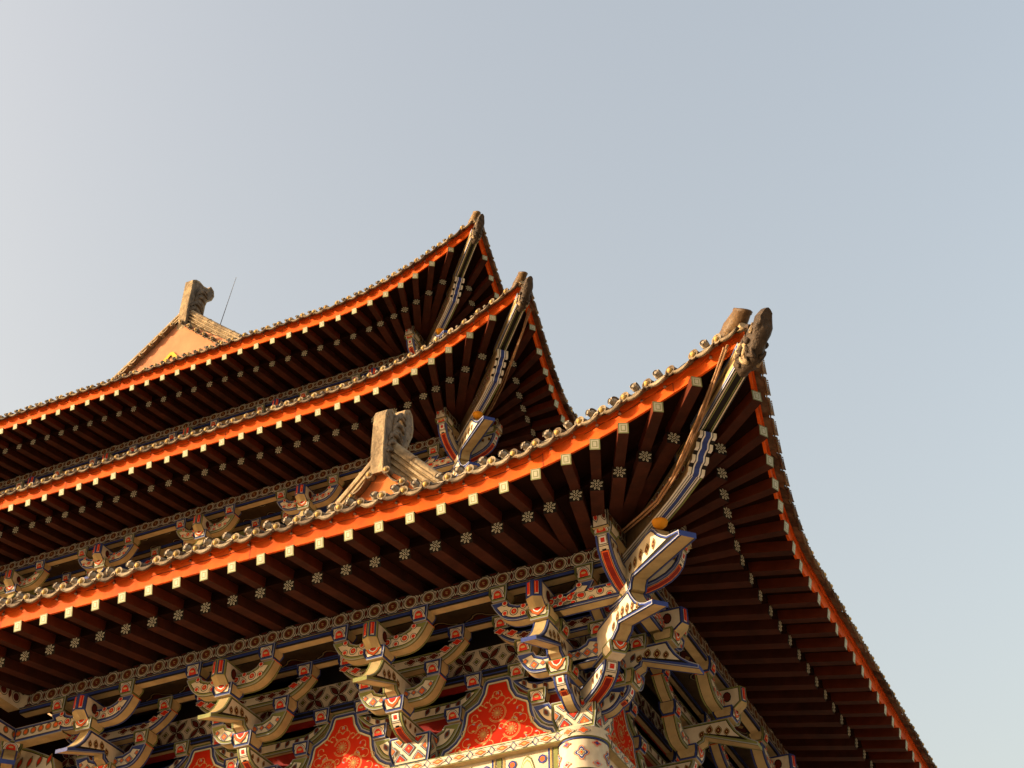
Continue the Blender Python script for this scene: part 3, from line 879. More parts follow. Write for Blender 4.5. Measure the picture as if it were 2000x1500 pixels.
ARCH = [(.75, 1.44), (.745, 1.50), (.70, 1.55), (.665, 1.625), (.60, 1.645), (.53, 1.69), (.475, 1.76), (.445, 1.86), (.435, 1.95), (.41, 2.02), (.33, 2.06), (.26, 2.10), (.215, 2.18), (.195, 2.27), (.17, 2.325), (.12, 2.345)]
def bay_wall(o, side, sa, sb):
    """red arched panel between two bracket sets, with the lintel under it"""
    P = W3(o, side, 0, 0, 0)
    c = (sa + sb) / 2; k = (sb - sa) / 1.916
    mb = MB()
    e0 = WALL + .05
    f = lambda u, v, l=0.0: (u, e0 + l, v)
    mb.face([(sa, WALL + .02, 1.44), (sb, WALL + .02, 1.44), (sb, WALL + .02, 2.44), (sa, WALL + .02, 2.44)], 'dark_red')
    half = [(c + x * k, z) for x, z in ARCH]
    poly = half + [(2 * c - x, z) for x, z in half[::-1]]
    cur = paint(mb, poly, f, [(.014, 'green'), (.008, 'black'), (.016, 'lilac'), (.022, 'blue'), (.008, 'black'), (.018, 'cream'), (.007, 'green')], 'panel_red')
    # gilt scroll: three rings, blossoms, tendrils
    rg = lambda x, z, r, a0=0, a1=2 * math.pi, n=20: [(c + x + r * math.cos(a0 + (a1 - a0) * i / n), z + r * math.sin(a0 + (a1 - a0) * i / n)) for i in range(n + 1)]
    for (x, z, r) in ((0, 1.90, .105), (-.165, 1.685, .105), (.165, 1.685, .105)):
        for rr in (r, r * .88): ribbon(mb, rg(x, z, rr, .3, 5.9), .0055, f, 'gold', .002)
        for q in range(12):
            a = q * math.pi / 6
            for R_o, hh, ww in ((.030, .028, .013), (.056, .026, .015)):
                aa = a + (.26 if R_o > .04 else 0)
                decal(mb, lens(c + x + R_o * math.cos(aa), z + R_o * math.sin(aa), hh, ww, aa - math.pi / 2), f, 'gold', .002)
                decal(mb, lens(c + x + R_o * math.cos(aa), z + R_o * math.sin(aa), hh * .6, ww * .4, aa - math.pi / 2), f, 'dark_red', .003)
        decal(mb, circ(c + x, z, .016, 8), f, 'gold', .004)
    rnd = random.Random(3)
    for sg in (1, -1):
        for (x, z, r, a0, a1) in ((.05, 2.05, .045, -1.5, 2.6), (.30, 1.78, .05, -2.4, 2.0), (.36, 1.62, .05, -2.8, 1.8), (.46, 1.56, .035, -3, 1.6), (.27, 1.90, .035, -1.2, 2.8), (.09, 1.56, .045, .2, 4.0), (.13, 2.02, .03, -2, 2), (.30, 1.56, .04, 3.4, 6.6), (.02, 2.13, .03, -1, 3), (.20, 2.0, .03, -2, 2.4), (.22, 1.83, .03, .5, 4.5), (.40, 1.74, .028, -2, 2), (.05, 1.74, .03, .2, 4.2), (.20, 1.80, .022, -1, 3), (.55, 1.54, .03, -2.4, 1.5), (.36, 1.53, .025, 0, 4)):
            pts = [(c + sg * (p[0] - c), p[1]) for p in rg(x, z, r, a0, a1, 10)]
            ribbon(mb, pts, .006, f, 'gold', .002)
            decal(mb, lens(pts[-1][0], pts[-1][1], .042, .016, sg * a1), f, rnd.choice(['gold', 'gold', 'lilac']), .003)
            decal(mb, lens(pts[0][0] + sg * .02, pts[0][1], .045, .018, sg * (a0 + 1)), f, 'gold', .003)
    link('arched_panel', mb.mesh('arched_panel', side), temple, P)
def lintel_side(o, side, s_b):
    P = W3(o, side, 0, 0, 0)
    mb = MB()
    sa, e1, z0, z1 = .45, -.335, 1.325, 1.437
    f = lambda u, v, l=0.0: (u, e1 + l, v)
    paint(mb, [(sa, z0), (s_b, z0), (s_b, z1), (sa, z1)], f, [(.007, 'green'), (.004, 'black')], 'cream')
    mb.face([(sa, e1, z0), (s_b, e1, z0), (s_b, WALL - .1, z0), (sa, WALL - .1, z0)], 'tan')
    mb.face([(sa, e1, z1), (s_b, e1, z1), (s_b, WALL - .1, z1), (sa, WALL - .1, z1)], 'green')
    s = sa + .18; i = 0
    while s < s_b - .1:
        zc = (z0 + z1) / 2
        for k, m, l in ((1, 'black', .002), (.88, 'cream', .003), (.74, 'lilac', .004), (.66, 'orange_paint', .005), (.3, 'gold', .006)):
            pts = [(s + .085 * k * (1 + .18 * math.cos(4 * t)) * math.cos(t), zc + .038 * k * (1 + .18 * math.cos(4 * t)) * math.sin(t)) for t in [2 * math.pi * q / 18 for q in range(18)]]
            decal(mb, pts, f, m, l)
        for sg in (1, -1):
            ribbon(mb, [(s + .09, zc), (s + .125, zc + sg * .045)], .007, f, 'blue', .002); ribbon(mb, [(s + .16, zc), (s + .125, zc + sg * .045)], .007, f, 'blue', .002)
        s += .25
    link('lintel', mb.mesh('lintel', side), temple, P)
    # painted architrave below the lintel
    mb = MB()
    e2 = -.43
    f = lambda u, v, l=0.0: (u, e2 + l, v)
    mb.face([f(sa, .62), f(s_b, .62), f(s_b, 1.325), f(sa, 1.325)], 'cream')
    s = .82
    while s < s_b:
        for dx, w, m in ((0, .05, 'green'), (.03, .008, 'black'), (-.03, .008, 'black'), (.055, .016, 'gold'), (-.055, .016, 'gold'), (.075, .02, 'blue')):
            decal(mb, [(s + dx - w / 2, .64), (s + dx + w / 2, .64), (s + dx + w / 2, 1.32), (s + dx - w / 2, 1.32)], f, m, .002)
        cx, cz = s + .32, .98
        for k, m, l in ((1, 'green', .002), (.94, 'cream', .003), (.86, 'gold', .004), (.80, 'cream', .005), (.55, 'orange_paint', .006), (.42, 'cream', .007), (.3, 'red', .008), (.12, 'gold', .009)):
            decal(mb, [(cx + .15 * k * (1 + .2 * math.cos(4 * t)) * math.cos(t), cz + .26 * k * (1 + .2 * math.cos(4 * t)) * math.sin(t)) for t in [2 * math.pi * q / 24 for q in range(24)]], f, m, l)
        for dz in (.24, -.24):
            for sx in (.17, -.17):
                decal(mb, circ(cx + sx, cz + dz, .05, 8), f, 'blue', .002); decal(mb, circ(cx + sx, cz + dz, .03, 8), f, 'orange_paint', .003)
        s += .64
    mb.face([(sa, e2, .62), (s_b, e2, .62), (s_b, WALL - .1, .62), (sa, WALL - .1, .62)], 'tan')
    link('architrave', mb.mesh('architrave', side), temple, P)

def column(o, side, s0, zb):
    """round column with a painted collar"""
    P = W3(o, side, s0, WALL, 0)
    mb = MB()
    ringp = lambda r, z: [(r * math.cos(2 * math.pi * k / 36), r * math.sin(2 * math.pi * k / 36), z) for k in range(36)]
    mb.grid([ringp(.246, zb), ringp(.246, .93)], 'column_red', True, True)
    link('column', mb.mesh('column'), temple, P)
    mb = MB()
    for (r0, za, r1, zb_, m) in ((.246, .93, .258, .95, 'green'), (.258, .95, .258, .985, 'green'), (.258, .985, .258, .995, 'black'), (.258, .995, .258, 1.30, 'cream'),
                               (.258, 1.30, .258, 1.31, 'black'), (.258, 1.31, .262, 1.325, 'blue'), (.262, 1.325, .285, 1.33, 'green'), (.285, 1.33, .285, 1.43, 'cream'), (.285, 1.43, .27, 1.4375, 'green'), (.27, 1.4375, .0, 1.4375, 'green')):
        mb.grid([ringp(r0, za), ringp(r1, zb_)], m, True, True)
    def f(u, v, l=0.0, r=.258): return ((r + l) * math.cos(u / r), (r + l) * math.sin(u / r), v)
    def q4(cx, cz, R, Rz, cols, lift=.002, r=.258):
        for k, m in cols:
            decal(mb, [(cx + R * k * (1 + .25 * math.cos(4 * t)) * math.cos(t), cz + Rz * k * (1 + .25 * math.cos(4 * t)) * math.sin(t)) for t in [2 * math.pi * q / 20 for q in range(20)]], lambda a, b, l: f(a, b, l, r), m, lift); lift += .0015
    for i in range(10):
        cx = i * .162
        if i % 2 == 0: q4(cx, 1.15, .066, .066, ((1, 'orange_paint'), (.88, 'cream'), (.8, 'blue'), (.55, 'white'), (.42, 'black'), (.34, 'gold'), (.14, 'red')))
        else:
            q4(cx, 1.262, .045, .03, ((1, 'orange_paint'), (.86, 'cream'), (.75, 'red'), (.45, 'blue')))
            q4(cx, 1.045, .045, .03, ((1, 'orange_paint'), (.86, 'cream'), (.75, 'lilac'), (.45, 'red')))
        q4(cx, 1.38, .062, .036, ((1, 'black'), (.9, 'cream'), (.75, 'lilac'), (.66, 'orange_paint')), .002, .285)
    link('column_collar', mb.mesh('column_collar'), temple, P)

# ------------------------------------------------------------------ hip beams, ridge ends
def hip(o, k, big=True, tier='lowest'):
    O = Vector(o)
    root = link("hip", None, temple, O + Vector((1.5, -1.5, 2.8)), label="upturned corner of the " + tier + " eave")
    dz = (k - 1) * .40
    # lower hip beam with a waved nose
    mb = MB(); h = .082
    und = [(.3, 2.80), (1.1, 2.755), (1.7, 2.725), (2.13, 2.735)]
    wav = [(2.13, 2.735), (2.165, 2.745), (2.19, 2.79), (2.23, 2.81), (2.27, 2.815), (2.29, 2.865), (2.33, 2.885), (2.37, 2.89), (2.39, 2.94), (2.43, 2.96), (2.47, 2.965), (2.48, 3.01 + dz)]
    bk = [(2.30, 3.07 + dz), (1.4, 2.98), (.3, 3.00)]
    prof = und + wav[1:] + bk
    f3 = lambda a, z, c: (c, a, z)
    for sg in (1, -1):
        f = lambda u, v, l=0.0, sg=sg: (sg * (h + l), u, v)
        mb.face([f(*p) for p in prof], 'hip_side')
        for i in range(7):
            for j, zz in enumerate((.10, .19)):
                a = 1.30 + i * .13 + j * .06
                for kk, m, l in ((1, 'black', .002), (.85, 'cream', .003), (.76, 'black', .004), (.62, 'maroon', .005)):
                    decal(mb, circ(a, 2.735 + zz, .05 * kk, 10, .036 * kk), f, m, l)
    st = lambda pr: strip(mb, pr, h, f3, [(-h, -h + .018, 'white'), (-h + .018, -h + .026, 'black'), (-h + .026, -h + .044, 'white'), (-h + .044, -h + .054, 'black'), (-h + .054, -h + .062, 'white'), (-h + .062, h - .062, 'blue'), (h - .062, h - .054, 'white'), (h - .054, h - .044, 'black'), (h - .044, h - .026, 'white'), (h - .026, h - .018, 'black'), (h - .018, h, 'green')])
    st(und)
    for i in range(len(wav) - 1):
        c2 = ['white', 'cream', 'black'][i % 3]
        strip(mb, wav[i:i + 2], h + .004, f3, [(-h - .004, -h + .03, c2), (-h + .03, -h + .04, 'black'), (-h + .04, -h + .055, 'white'), (-h + .055, h - .055, 'blue'), (h - .055, h - .04, 'white'), (h - .04, h - .03, 'black'), (h - .03, h + .004, c2)])
    strip(mb, [wav[-1]] + bk, h, f3, [(-h, h, 'tan')])
    link('hip_beam', dmesh(mb, 'hip_beam'), root, O)
    # upper hip beam
    mb = MB(); h = .075
    p0, p1, t1, t0 = (1.9, 2.98 + dz * .5), (3.33, 3.19 + dz), (3.33, 3.40 + dz), (1.9, 3.16 + dz * .5)
    und = [p0, (2.48, 3.045 + dz), p1]
    for sg in (1, -1):
        f = lambda u, v, l=0.0, sg=sg: (sg * (h + l), u, v)
        paint(mb, und + [t1, t0], f, [(.016, 'lilac'), (.014, 'blue'), (.014, 'lilac'), (.012, 'gold'), (.014, 'tan'), (.012, 'gold')], 'hip_side')
    strip(mb, [p0, (2.48, 3.045 + dz), (3.22, 3.172 + dz)], h, f3, [(-h, -h + .014, 'black'), (-h + .014, -h + .028, 'cream'), (-h + .028, -h + .036, 'black'), (-h + .036, -h + .046, 'green'), (-h + .046, h - .046, 'black'), (h - .046, h - .036, 'green'), (h - .036, h - .028, 'black'), (h - .028, h - .014, 'cream'), (h - .014, h, 'black')])
    strip(mb, [(3.22, 3.172 + dz), (3.25, 3.177 + dz)], h, f3, [(-h, h, 'green')]); strip(mb, [(3.25, 3.177 + dz), (3.28, 3.182 + dz)], h, f3, [(-h, h, 'cream')])
    strip(mb, [(3.28, 3.182 + dz), p1, t1, t0, p0], h, f3, [(-h, h, 'black')])
    link('hip_beam', dmesh(mb, 'hip_beam'), root, O)
    # dragon head sleeve on the beam end
    mb = MB()
    S_ = [(3.24, 3.235, .078, .095), (3.25, 3.235, .092, .125), (3.33, 3.235, .088, .135), (3.39, 3.235, .100, .165), (3.46, 3.245, .084, .165), (3.53, 3.265, .098, .175), (3.59, 3.295, .078, .150), (3.65, 3.325, .090, .150), (3.71, 3.350, .078, .125), (3.75, 3.365, .056, .080)]
    rows = []
    sc = 1.0 if big else .8
    for i, (d, z, w, hh) in enumerate(S_):
        d = 3.28 + (d - 3.28) * sc
        rows.append([(w * sc * math.cos(a) * (1 + .12 * math.cos(5 * a + i)), d + .045 * math.sin(a) * sc, z + dz + hh * sc * math.sin(a) * (1 + .08 * math.sin(4 * a + 1.7 * i)) + random.uniform(-.008, .008)) for a in [2 * math.pi * q / 18 for q in range(18)]])
    mb.grid(rows, 'dragon', True, True); mb.face(rows[0], 'dragon'); mb.face(rows[-1], 'dragon')
    def skin(d, zr, sg):        # point on the head's side at distance d, relative height zr (-1..1)
        for q in range(len(S_) - 1):
            if S_[q][0] <= d <= S_[q + 1][0]: break
        t = (d - S_[q][0]) / (S_[q + 1][0] - S_[q][0])
        zc, w, hh = [S_[q][n_] + (S_[q + 1][n_] - S_[q][n_]) * t for n_ in (1, 2, 3)]
        return (sg * w * sc * math.sqrt(max(.05, 1 - zr * zr)) * 1.02, 3.28 + (d - 3.28) * sc, zc + dz + hh * sc * zr)
    for sg in (1, -1):
        for j in range(26):
            d0, z0_ = 3.28 + .026 * (j % 9), -.75 + .19 * (j * 5 % 8)
            pts = [skin(min(3.74, d0 + .05 * t + .012 * math.sin(t * 5 + j)), max(-.93, min(.93, z0_ + .30 * math.sin(t * 2.4 + j * 1.3))), sg) for t in [q / 8 for q in range(9)]]
            mb.tube(pts, [(.007 + .015 * math.sin(math.pi * (q + .4) / 9)) * sc for q in range(9)], 'ridge' if j % 2 and d0 < 3.46 else 'dragon', 6)
        mb.tube([skin(3.60 + .032 * math.cos(t), .30 + .25 * math.sin(t), sg) for t in [q * .6 for q in range(10)]], .011 * sc, 'ridge', 6)
        p0_ = skin(3.55, .80, sg)
        mb.tube([p0_, (p0_[0] * 1.05, p0_[1] - .05 * sc, p0_[2] + .05 * sc), (p0_[0] * .95, p0_[1] - .11 * sc, p0_[2] + .075 * sc)], [.026 * sc, .020 * sc, .009 * sc], 'dragon', 7)
    link('dragon_head', dmesh(mb, 'dragon_head'), root, O)
    # ridge running down the hip to a tubular end
    mb = MB()
    path = [(-2.6, 5.0), (-1.0, 4.25), (.4, 3.80), (1.5, 3.56), (2.3, 3.55), (2.85, 3.62), (3.05, 3.67), (3.38, 3.75)]
    path = [(d, z + dz * max(0, min(1, (d - .5) / 2.5))) for d, z in path]
    for (w, z_lo, z_hi, m) in ((.10, -.20, -.07, 'ridge'), (.085, -.07, .02, 'tile')):
        for i in range(len(path) - 2):
            (d0, z0), (d1, z1) = path[i], path[i + 1]
            for sg in (1, -1):
                mb.face([(sg * w, d0, z0 + z_lo), (sg * w, d1, z1 + z_lo), (sg * w, d1, z1 + z_hi), (sg * w, d0, z0 + z_hi)], m)
            mb.face([(-w, d0, z0 + z_hi), (w, d0, z0 + z_hi), (w, d1, z1 + z_hi), (-w, d1, z1 + z_hi)], m)
            mb.face([(-w, d0, z0 + z_lo), (w, d0, z0 + z_lo), (w, d1, z1 + z_lo), (-w, d1, z1 + z_lo)], m)
    mb.tube([(0, d, z + .05) for d, z in path[:-1]], .085, 'tile', 12)
    (d0, z0), (d1, z1) = path[-3], path[-1]
    sc_ = 1.0 if big else .8
    rowsT = []
    for t, r, cut in ((-.6, .128, 0), (0, .125, 0), (.5, .105, .03), (.62, .110, .035), (.66, .104, .036), (.93, .080, .075), (.95, .086, .08), (1.0, .084, .085), (1.0, .066, .085), (.9, .055, .07)):
        dd_, zz_ = d0 + (d1 - d0) * t, z0 + (z1 + .03 - z0) * t
        rowsT.append([(r * sc_ * math.cos(a), dd_ - cut * math.sin(a), zz_ + r * sc_ * math.sin(a)) for a in [2 * math.pi * q / 20 for q in range(20)]])
    mb.grid(rowsT, 'tube_tile', True, True); mb.face(rowsT[-1], 'dragon')
    mb.tube([(0, d0 + .05, z0 - .15), (0, d1 - .02, z1 - .15)], [.06, .05], 'ridge', 10)
    link('hip_ridge', dmesh(mb, 'hip_ridge'), root, O)
    return root

# ------------------------------------------------------------------ gable with ridge ornament
def gable(o_y, apex_x, apex_z, half_l, half_r, sl_l, sl_r, oprof, orn_x, orn_w, depth, yellow, zbase, label, wall_m='gable_wall'):
    root = link("gable", None, temple, (apex_x, o_y, apex_z - 1), label=label)
    A = Vector((0, 0, 0))
    def L(x): return apex_z - (sl_l * -x if x < 0 else sl_r * x)
    mb = MB()
    yw = o_y - .10
    xs = [-half_l, 0, half_r]
    poly = [(-half_l, zbase), (half_r, zbase), (half_r, max(zbase, L(half_r) - .44)), (0, apex_z - .42), (-half_l, max(zbase, L(-half_l) - .44))]
    mb.face([(apex_x + x, yw, z) for x, z in poly], wall_m)
    if yellow:
        cx, cz = yellow
        rim = [(-.75, -.75), (-.75, -.35), (-.05, .30), (.05, .30), (.40, -.05), (.40, -.75)]
        f = lambda u, v, l=0.0: (cx + u * .8, yw - .03 - l, cz + v)
        cur = ccw(rim); nx = inset(cur, .09)
        for i in range(len(cur)):
            j = (i + 1) % len(cur)
            mb.face([f(*cur[i]), f(*cur[j]), f(*nx[j]), f(*nx[i])], 'yellow')
            mb.face([f(*cur[i]), f(*cur[j]), f(*cur[j], -.03), f(*cur[i], -.03)], 'yellow')
    link('gable_wall', mb.mesh('gable_wall'), root, (0, 0, 0))
    # verge ridges with stacked mouldings and tile ends in front
    for sg, half, sl in ((-1, half_l, sl_l), (1, half_r, sl_r)):
        mb = MB()
        H = .40
        n = 8
        def cur_(x):      # x distance from apex; slight concave sag
            return apex_z - sl * x + (-.10 * math.sin(math.pi * min(1, x / half)) if depth > 4 else 0)
        X = [half * i / 10 for i in range(11)]
        for q in range(n):
            z0, z1 = -H + H * q / n, -H + H * (q + 1) / n
            prot = .03 if q % 2 else .0
            y0, y1 = o_y + .0 - prot, o_y + .16 + prot
            rows = []
            for (yy, zz) in ((y0, z0 + .004), (y0, z1), (y1, z1), (y1, z0 + .004), (y0, z0 + .004)):
                rows.append([(apex_x + sg * x, yy, cur_(x) + zz) for x in X])
            mb.grid(rows, 'ridge', False)
        mb.tube([(apex_x + sg * x, o_y + .08, cur_(x) + .03) for x in X], .085, 'ridge', 10)
        for x in [half * i / 5 for i in range(1, 6)]:
            mb.tube([(apex_x + sg * (x - .012), o_y + .08, cur_(x - .012) + .03), (apex_x + sg * (x + .012), o_y + .08, cur_(x + .012) + .03)], .095, 'ridge', 10)
        link('verge_ridge', mb.mesh('verge_ridge'), root, (0, 0, 0))
        mb = MB()
        x = .12
        while x < half:
            z = cur_(x) - H - .03
            mb.tube([(apex_x + sg * x, o_y - .20, z), (apex_x + sg * x, o_y + .12, z + .02)], .055, 'tile', 10)
            mb.sphere((apex_x + sg * x, o_y - .205, z), .026, 'boss', 8, 5)
            xc = x + .115
            z = cur_(xc) - H - .055
            rows = []
            for (yy, dz) in ((o_y - .225, -.035), (o_y - .22, .0), (o_y + .1, .02)):
                rows.append([(apex_x + sg * (xc + t * .10), yy, z - sl * t * .10 - .035 * (1 - t * t) + dz * ((1 - t * t) if dz < 0 else 1)) for t in [-1 + q / 4 for q in range(9)]])
            mb.grid(rows, 'tile', True)
            x += .23
        # sloping board that carries the verge tiles
        rows = [[(apex_x + sg * x, yy, cur_(x) - H - .05) for x in X] for yy in (o_y - .14, o_y + .2)]
        mb.grid(rows, 'soffit_paint', False)
        link('verge_tiles', mb.mesh('verge_tiles'), root, (0, 0, 0))
        mb = MB()
        rows = [[(apex_x + sg * x, yy, cur_(x) - .12) for x in X] for yy in (o_y + .1, o_y + depth)]
        mb.grid(rows, 'roof_tile', False)
        link('roof_slab', mb.mesh('roof_slab'), root, (0, 0, 0))
    # main ridge and its end ornament
    mb = MB()
    mb.box((apex_x - .09, o_y + .2, apex_z - .35), (apex_x + .09, o_y + depth, apex_z + .02), 'ridge')
    link('main_ridge', mb.mesh('main_ridge'), root, (0, 0, 0))
    mb = MB()
    hw = orn_w / 2
    P = ccw(oprof)
    for sg in (1, -1):
        f = lambda u, v, l=0.0, sg=sg: (orn_x + sg * (hw + l), u, v)
        paint(mb, P, f, [(.035, 'ridge')], 'carved')
        # carved relief of scales and curling fins
        ys = [p[0] for p in P]; zs = [p[1] for p in P]
        y0, z0, hy, hz = min(ys), min(zs), max(ys) - min(ys), max(zs) - min(zs)
        for j in range(7):
            cy, cz, r = y0 + hy * (.30 + .05 * j), z0 + hz * (.18 + .085 * j), hz * (.13 + .02 * (j % 3))
            pts = [(orn_x + sg * (hw + .012), cy + r * math.cos(t) * .8, cz + r * math.sin(t)) for t in [(.2 + j * .15) + q * .24 for q in range(11)]]
            mb.tube(pts, [.008 + .02 * hz * math.sin(math.pi * (q + .5) / 11) for q in range(11)], 'carved', 6)
        for q in inset(P, .05):
            if q[1] > z0 + .25 * hz: mb.sphere((orn_x + sg * (hw - .004), q[0], q[1]), .020, 'ridge', 7, 5)
    n = len(P)
    for i in range(n):
        j = (i + 1) % n
        mb.face([(orn_x - hw, P[i][0], P[i][1]), (orn_x + hw, P[i][0], P[i][1]), (orn_x + hw, P[j][0], P[j][1]), (orn_x - hw, P[j][0], P[j][1])], 'ridge')
    link('ridge_ornament', mb.mesh('ridge_ornament'), root, (0, 0, 0))
    return root

# ------------------------------------------------------------------ the temple
T1, T2, T3 = (0, 0, 0), (-4.19, 4.225, 5.815), (-5.88, 5.97, 9.57)
LSETS = [2.49, 4.41, 6.32]
r1, lamps1 = tier_side(T1, 'L', 1.0, 11.9, "lowest eave, its sunlit left side", 28, 12.0, -4.79, .52)
r1b, lamps1b = tier_side(T1, 'R', 1.0, 8.1, "lowest eave, its shaded right side", 99, 8.4, -4.79, .52)
r2, lamps2 = tier_side(T2, 'L', 1.2, 12.4, "middle eave, its sunlit left side", 33, 12.5, -1.5, .5)
r2b, lamps2b = tier_side(T2, 'R', 1.2, 3.2, "middle eave, its shaded right side", 6, 4.0, -1.5, .5)
r3, lamps3 = tier_side(T3, 'L', 1.05, 13.9, "topmost eave, its sunlit left side", 24, 14.0, -3.2, .5)
r3b, lamps3b = tier_side(T3, 'R', 1.05, 3.0, "topmost eave, its shaded right side", 3, 4.0, -3.2, .5)
for T, kk, tn in ((T1, 1.0, 'lowest'), (T2, 1.2, 'middle'), (T3, 1.05, 'topmost')): hip(T, kk, T is T1, tn)
for T, sl, sr in ((T1, 7.42, 8.2), (T2, 12.5, 4.5), (T3, 14.0, 4.5)):
    beams_side(T, 'L', -1.03, sl); beams_side(T, 'R', -1.03, sr)
    corner_set(T)
bracket_set(T1, 'L', .574, 'A')
bracket_set(T1, 'R', .574, 'A', skip=(0,))
for i, s in enumerate(LSETS): bracket_set(T1, 'L', s, 'BBA'[i])
for i, s in enumerate([2.49, 4.41, 6.33]): bracket_set(T1, 'R', s, 'BAB'[i])
for i, s in enumerate([.574, 2.40, 4.38, 6.42, 8.32, 10.3]): bracket_set(T2, 'L', s, 'AABABA'[i])
for i, s in enumerate([.574, 2.45]): bracket_set(T2, 'R', s, 'AB'[i])
for i, s in enumerate([.62, 2.73, 4.77, 6.70, 8.56, 10.4]): bracket_set(T3, 'L', s, 'AABBAB'[i])
for i, s in enumerate([.62, 2.73]): bracket_set(T3, 'R', s, 'AB'[i])
ss = [.574] + LSETS
for a, b in zip(ss[:-1], ss[1:]): bay_wall(T1, 'L', a, b)
bay_wall(T1, 'L', 6.32, 7.9)
for a, b in ((.574, 2.49), (2.49, 4.41), (4.41, 6.33), (6.33, 8.2)): bay_wall(T1, 'R', a, b)
lintel_side(T1, 'L', 7.9); lintel_side(T1, 'R', 8.2)
column(T1, 'L', .574, GROUND)
column(T1, 'L', 7.9, GROUND); column(T1, 'R', 8.2, GROUND)
# return of the eave beams at the inner corner
mb = MB()
X0 = -7.42
f = lambda u, v, l=0.0: (X0 + l, -u, v)
mb.face([f(.427, 2.802), f(1.3, 2.802), f(1.3, 3.0), f(.427, 3.0)], 'cream')
for i in range(4):
    s = .53 + i * .22
    ringd(mb, s, 2.916, .07, .0625, f, 'black', .003); decal(mb, circ(s, 2.916, .048, 12), f, 'maroon', .003)
    decal(mb, lens(s + .11, 2.916, .125, .052), f, 'maroon', .003)
mb.face([(X0, -.427, 2.802), (X0, -1.3, 2.802), (X0 - .17, -1.3, 2.802), (X0 - .17, -.427, 2.802)], 'tan')
mb.face([(X0, -.427, 3.0), (X0, -1.3, 3.0), (X0 - .17, -1.3, 3.0), (X0 - .17, -.427, 3.0)], 'black')
link('patterned_beam', mb.mesh('patterned_beam'), temple, (0, 0, 0))
mb = MB()
f = lambda u, v, l=0.0: (X0 + .0 + l, -u, v)
cur = paint(mb, [(.30, 2.37), (1.25, 2.37), (1.25, 2.56), (.30, 2.56)], f, rings('blue'), 'cream')
for i in range(6):
    s = .42 + i * .15
    for r, m, l in ((.045, 'black', .002), (.038, 'gold', .003), (.032, 'black', .004), (.027, 'orange_paint', .005)): decal(mb, circ(s, 2.475, r, 12), f, m, l)
mb.face([(X0, -.30, 2.37), (X0, -1.25, 2.37), (X0 - .16, -1.25, 2.37), (X0 - .16, -.30, 2.37)], 'tan')
mb.face([(X0, -.30, 2.56), (X0, -1.25, 2.56), (X0 - .16, -1.25, 2.56), (X0 - .16, -.30, 2.56)], 'maroon')
link('tie_beam', mb.mesh('tie_beam'), temple, (0, 0, 0))
# long circle-painted arm running from the last set into the inner corner
mb = MB()
f = lambda u, v, l=0.0: (-u, -(ST2 + .08 + l), v)
paint(mb, [(6.7, 2.37), (7.42, 2.37), (7.42, 2.56), (6.7, 2.56)], f, rings('blue'), 'cream')
for i in range(6):
    for r, m, l in ((.045, 'black', .002), (.038, 'gold', .003), (.032, 'black', .004), (.027, 'orange_paint', .005)): decal(mb, circ(6.80 + i * .11, 2.475, r, 12), f, m, l)
mb.face([(-6.7, -.416, 2.37), (-7.42, -.416, 2.37), (-7.42, -.256, 2.37), (-6.7, -.256, 2.37)], 'tan')
link('cross_arm', mb.mesh('cross_arm'), temple, (0, 0, 0))
# diagonal arm and block standing in the inner corner, and the short wall behind it
O2 = Vector((-7.84, 0, 0))
inner = link("inner_corner_bracket_set", None, temple, O2 + Vector((0, 0, 1.44)))
top = [(-.6, 2.27), (.62, 2.27), (.70, 2.17), (.82, 2.07), (.95, 2.0), (1.1, 1.94)]
und = [(1.1, 1.885), (.30, 2.02), (.24, 1.96), (-.6, 1.95)]
link('beak_arm', dmesh(beak(top, und, .085, 'blue', [(.62, 2.11, .12, -.1), (.47, 2.13, .13, -.1), (.31, 2.14, .13, -.1), (.15, 2.13, .13, -.2), (0, 2.12, .13, -.2), (-.15, 2.12, .13, -.2)]), 'beak_arm'), inner, O2)
b = block(.25, .25, 2.26, 2.40, 'green', 'arch')
b.V = [(x, y + .49, zz) for x, y, zz in b.V]
link('bearing_block', dmesh(b, 'bearing_block'), inner, O2)
mb = MB()
f = lambda u, v, l=0.0: (u, -.12 - l, v)
paint(mb, [(-8.3, 2.0), (-6.93, 2.02), (-7.02, 2.24), (-7.35, 2.40), (-7.60, 2.50), (-8.3, 2.52)], f, rings('green'), 'cream')
for i in range(8):
    for k, m, l in ((1, 'black', .002), (.85, 'gold', .003), (.74, 'black', .004), (.6, 'red', .005)): decal(mb, lens(-8.12 + i * .15, 2.30 - .011 * i, .17 * k, .075 * k, -.35), f, m, l)
mb.face([(-8.3, -.12, 2.0), (-6.93, -.12, 2.0), (-6.93, .04, 2.0), (-8.3, .04, 2.0)], 'tan'); mb.face([(-8.3, .04, 2.0), (-6.93, .04, 2.0), (-7.6, .04, 2.33), (-8.3, .04, 2.33)], 'cream')
mb.face([(-6.93, -.12, 2.0), (-7.02, -.12, 2.24), (-7.02, .04, 2.24), (-6.93, .04, 2.0)], 'tan'); mb.face([(-7.02, -.12, 2.24), (-7.35, -.12, 2.40), (-7.35, .04, 2.40), (-7.02, .04, 2.24)], 'tan')
link('cross_arm', mb.mesh('cross_arm'), inner, O2 * 0)
mb = MB()
mb.box((-8.42, -.45, GROUND), (-8.30, .60, 2.30), 'dark_red')
mb.box((-9.6, -.50, 2.305), (-8.30, .60, 2.36), 'maroon')
mb.box((-12.0, -.90, GROUND), (-8.425, .61, 1.44), 'wall_plaster')
mb.box((-12.0, -.86, 1.445), (-8.425, .61, 2.30), 'dark_red')
mb.box((-12.0, -.88, 2.365), (-8.425, .61, 2.99), 'maroon')
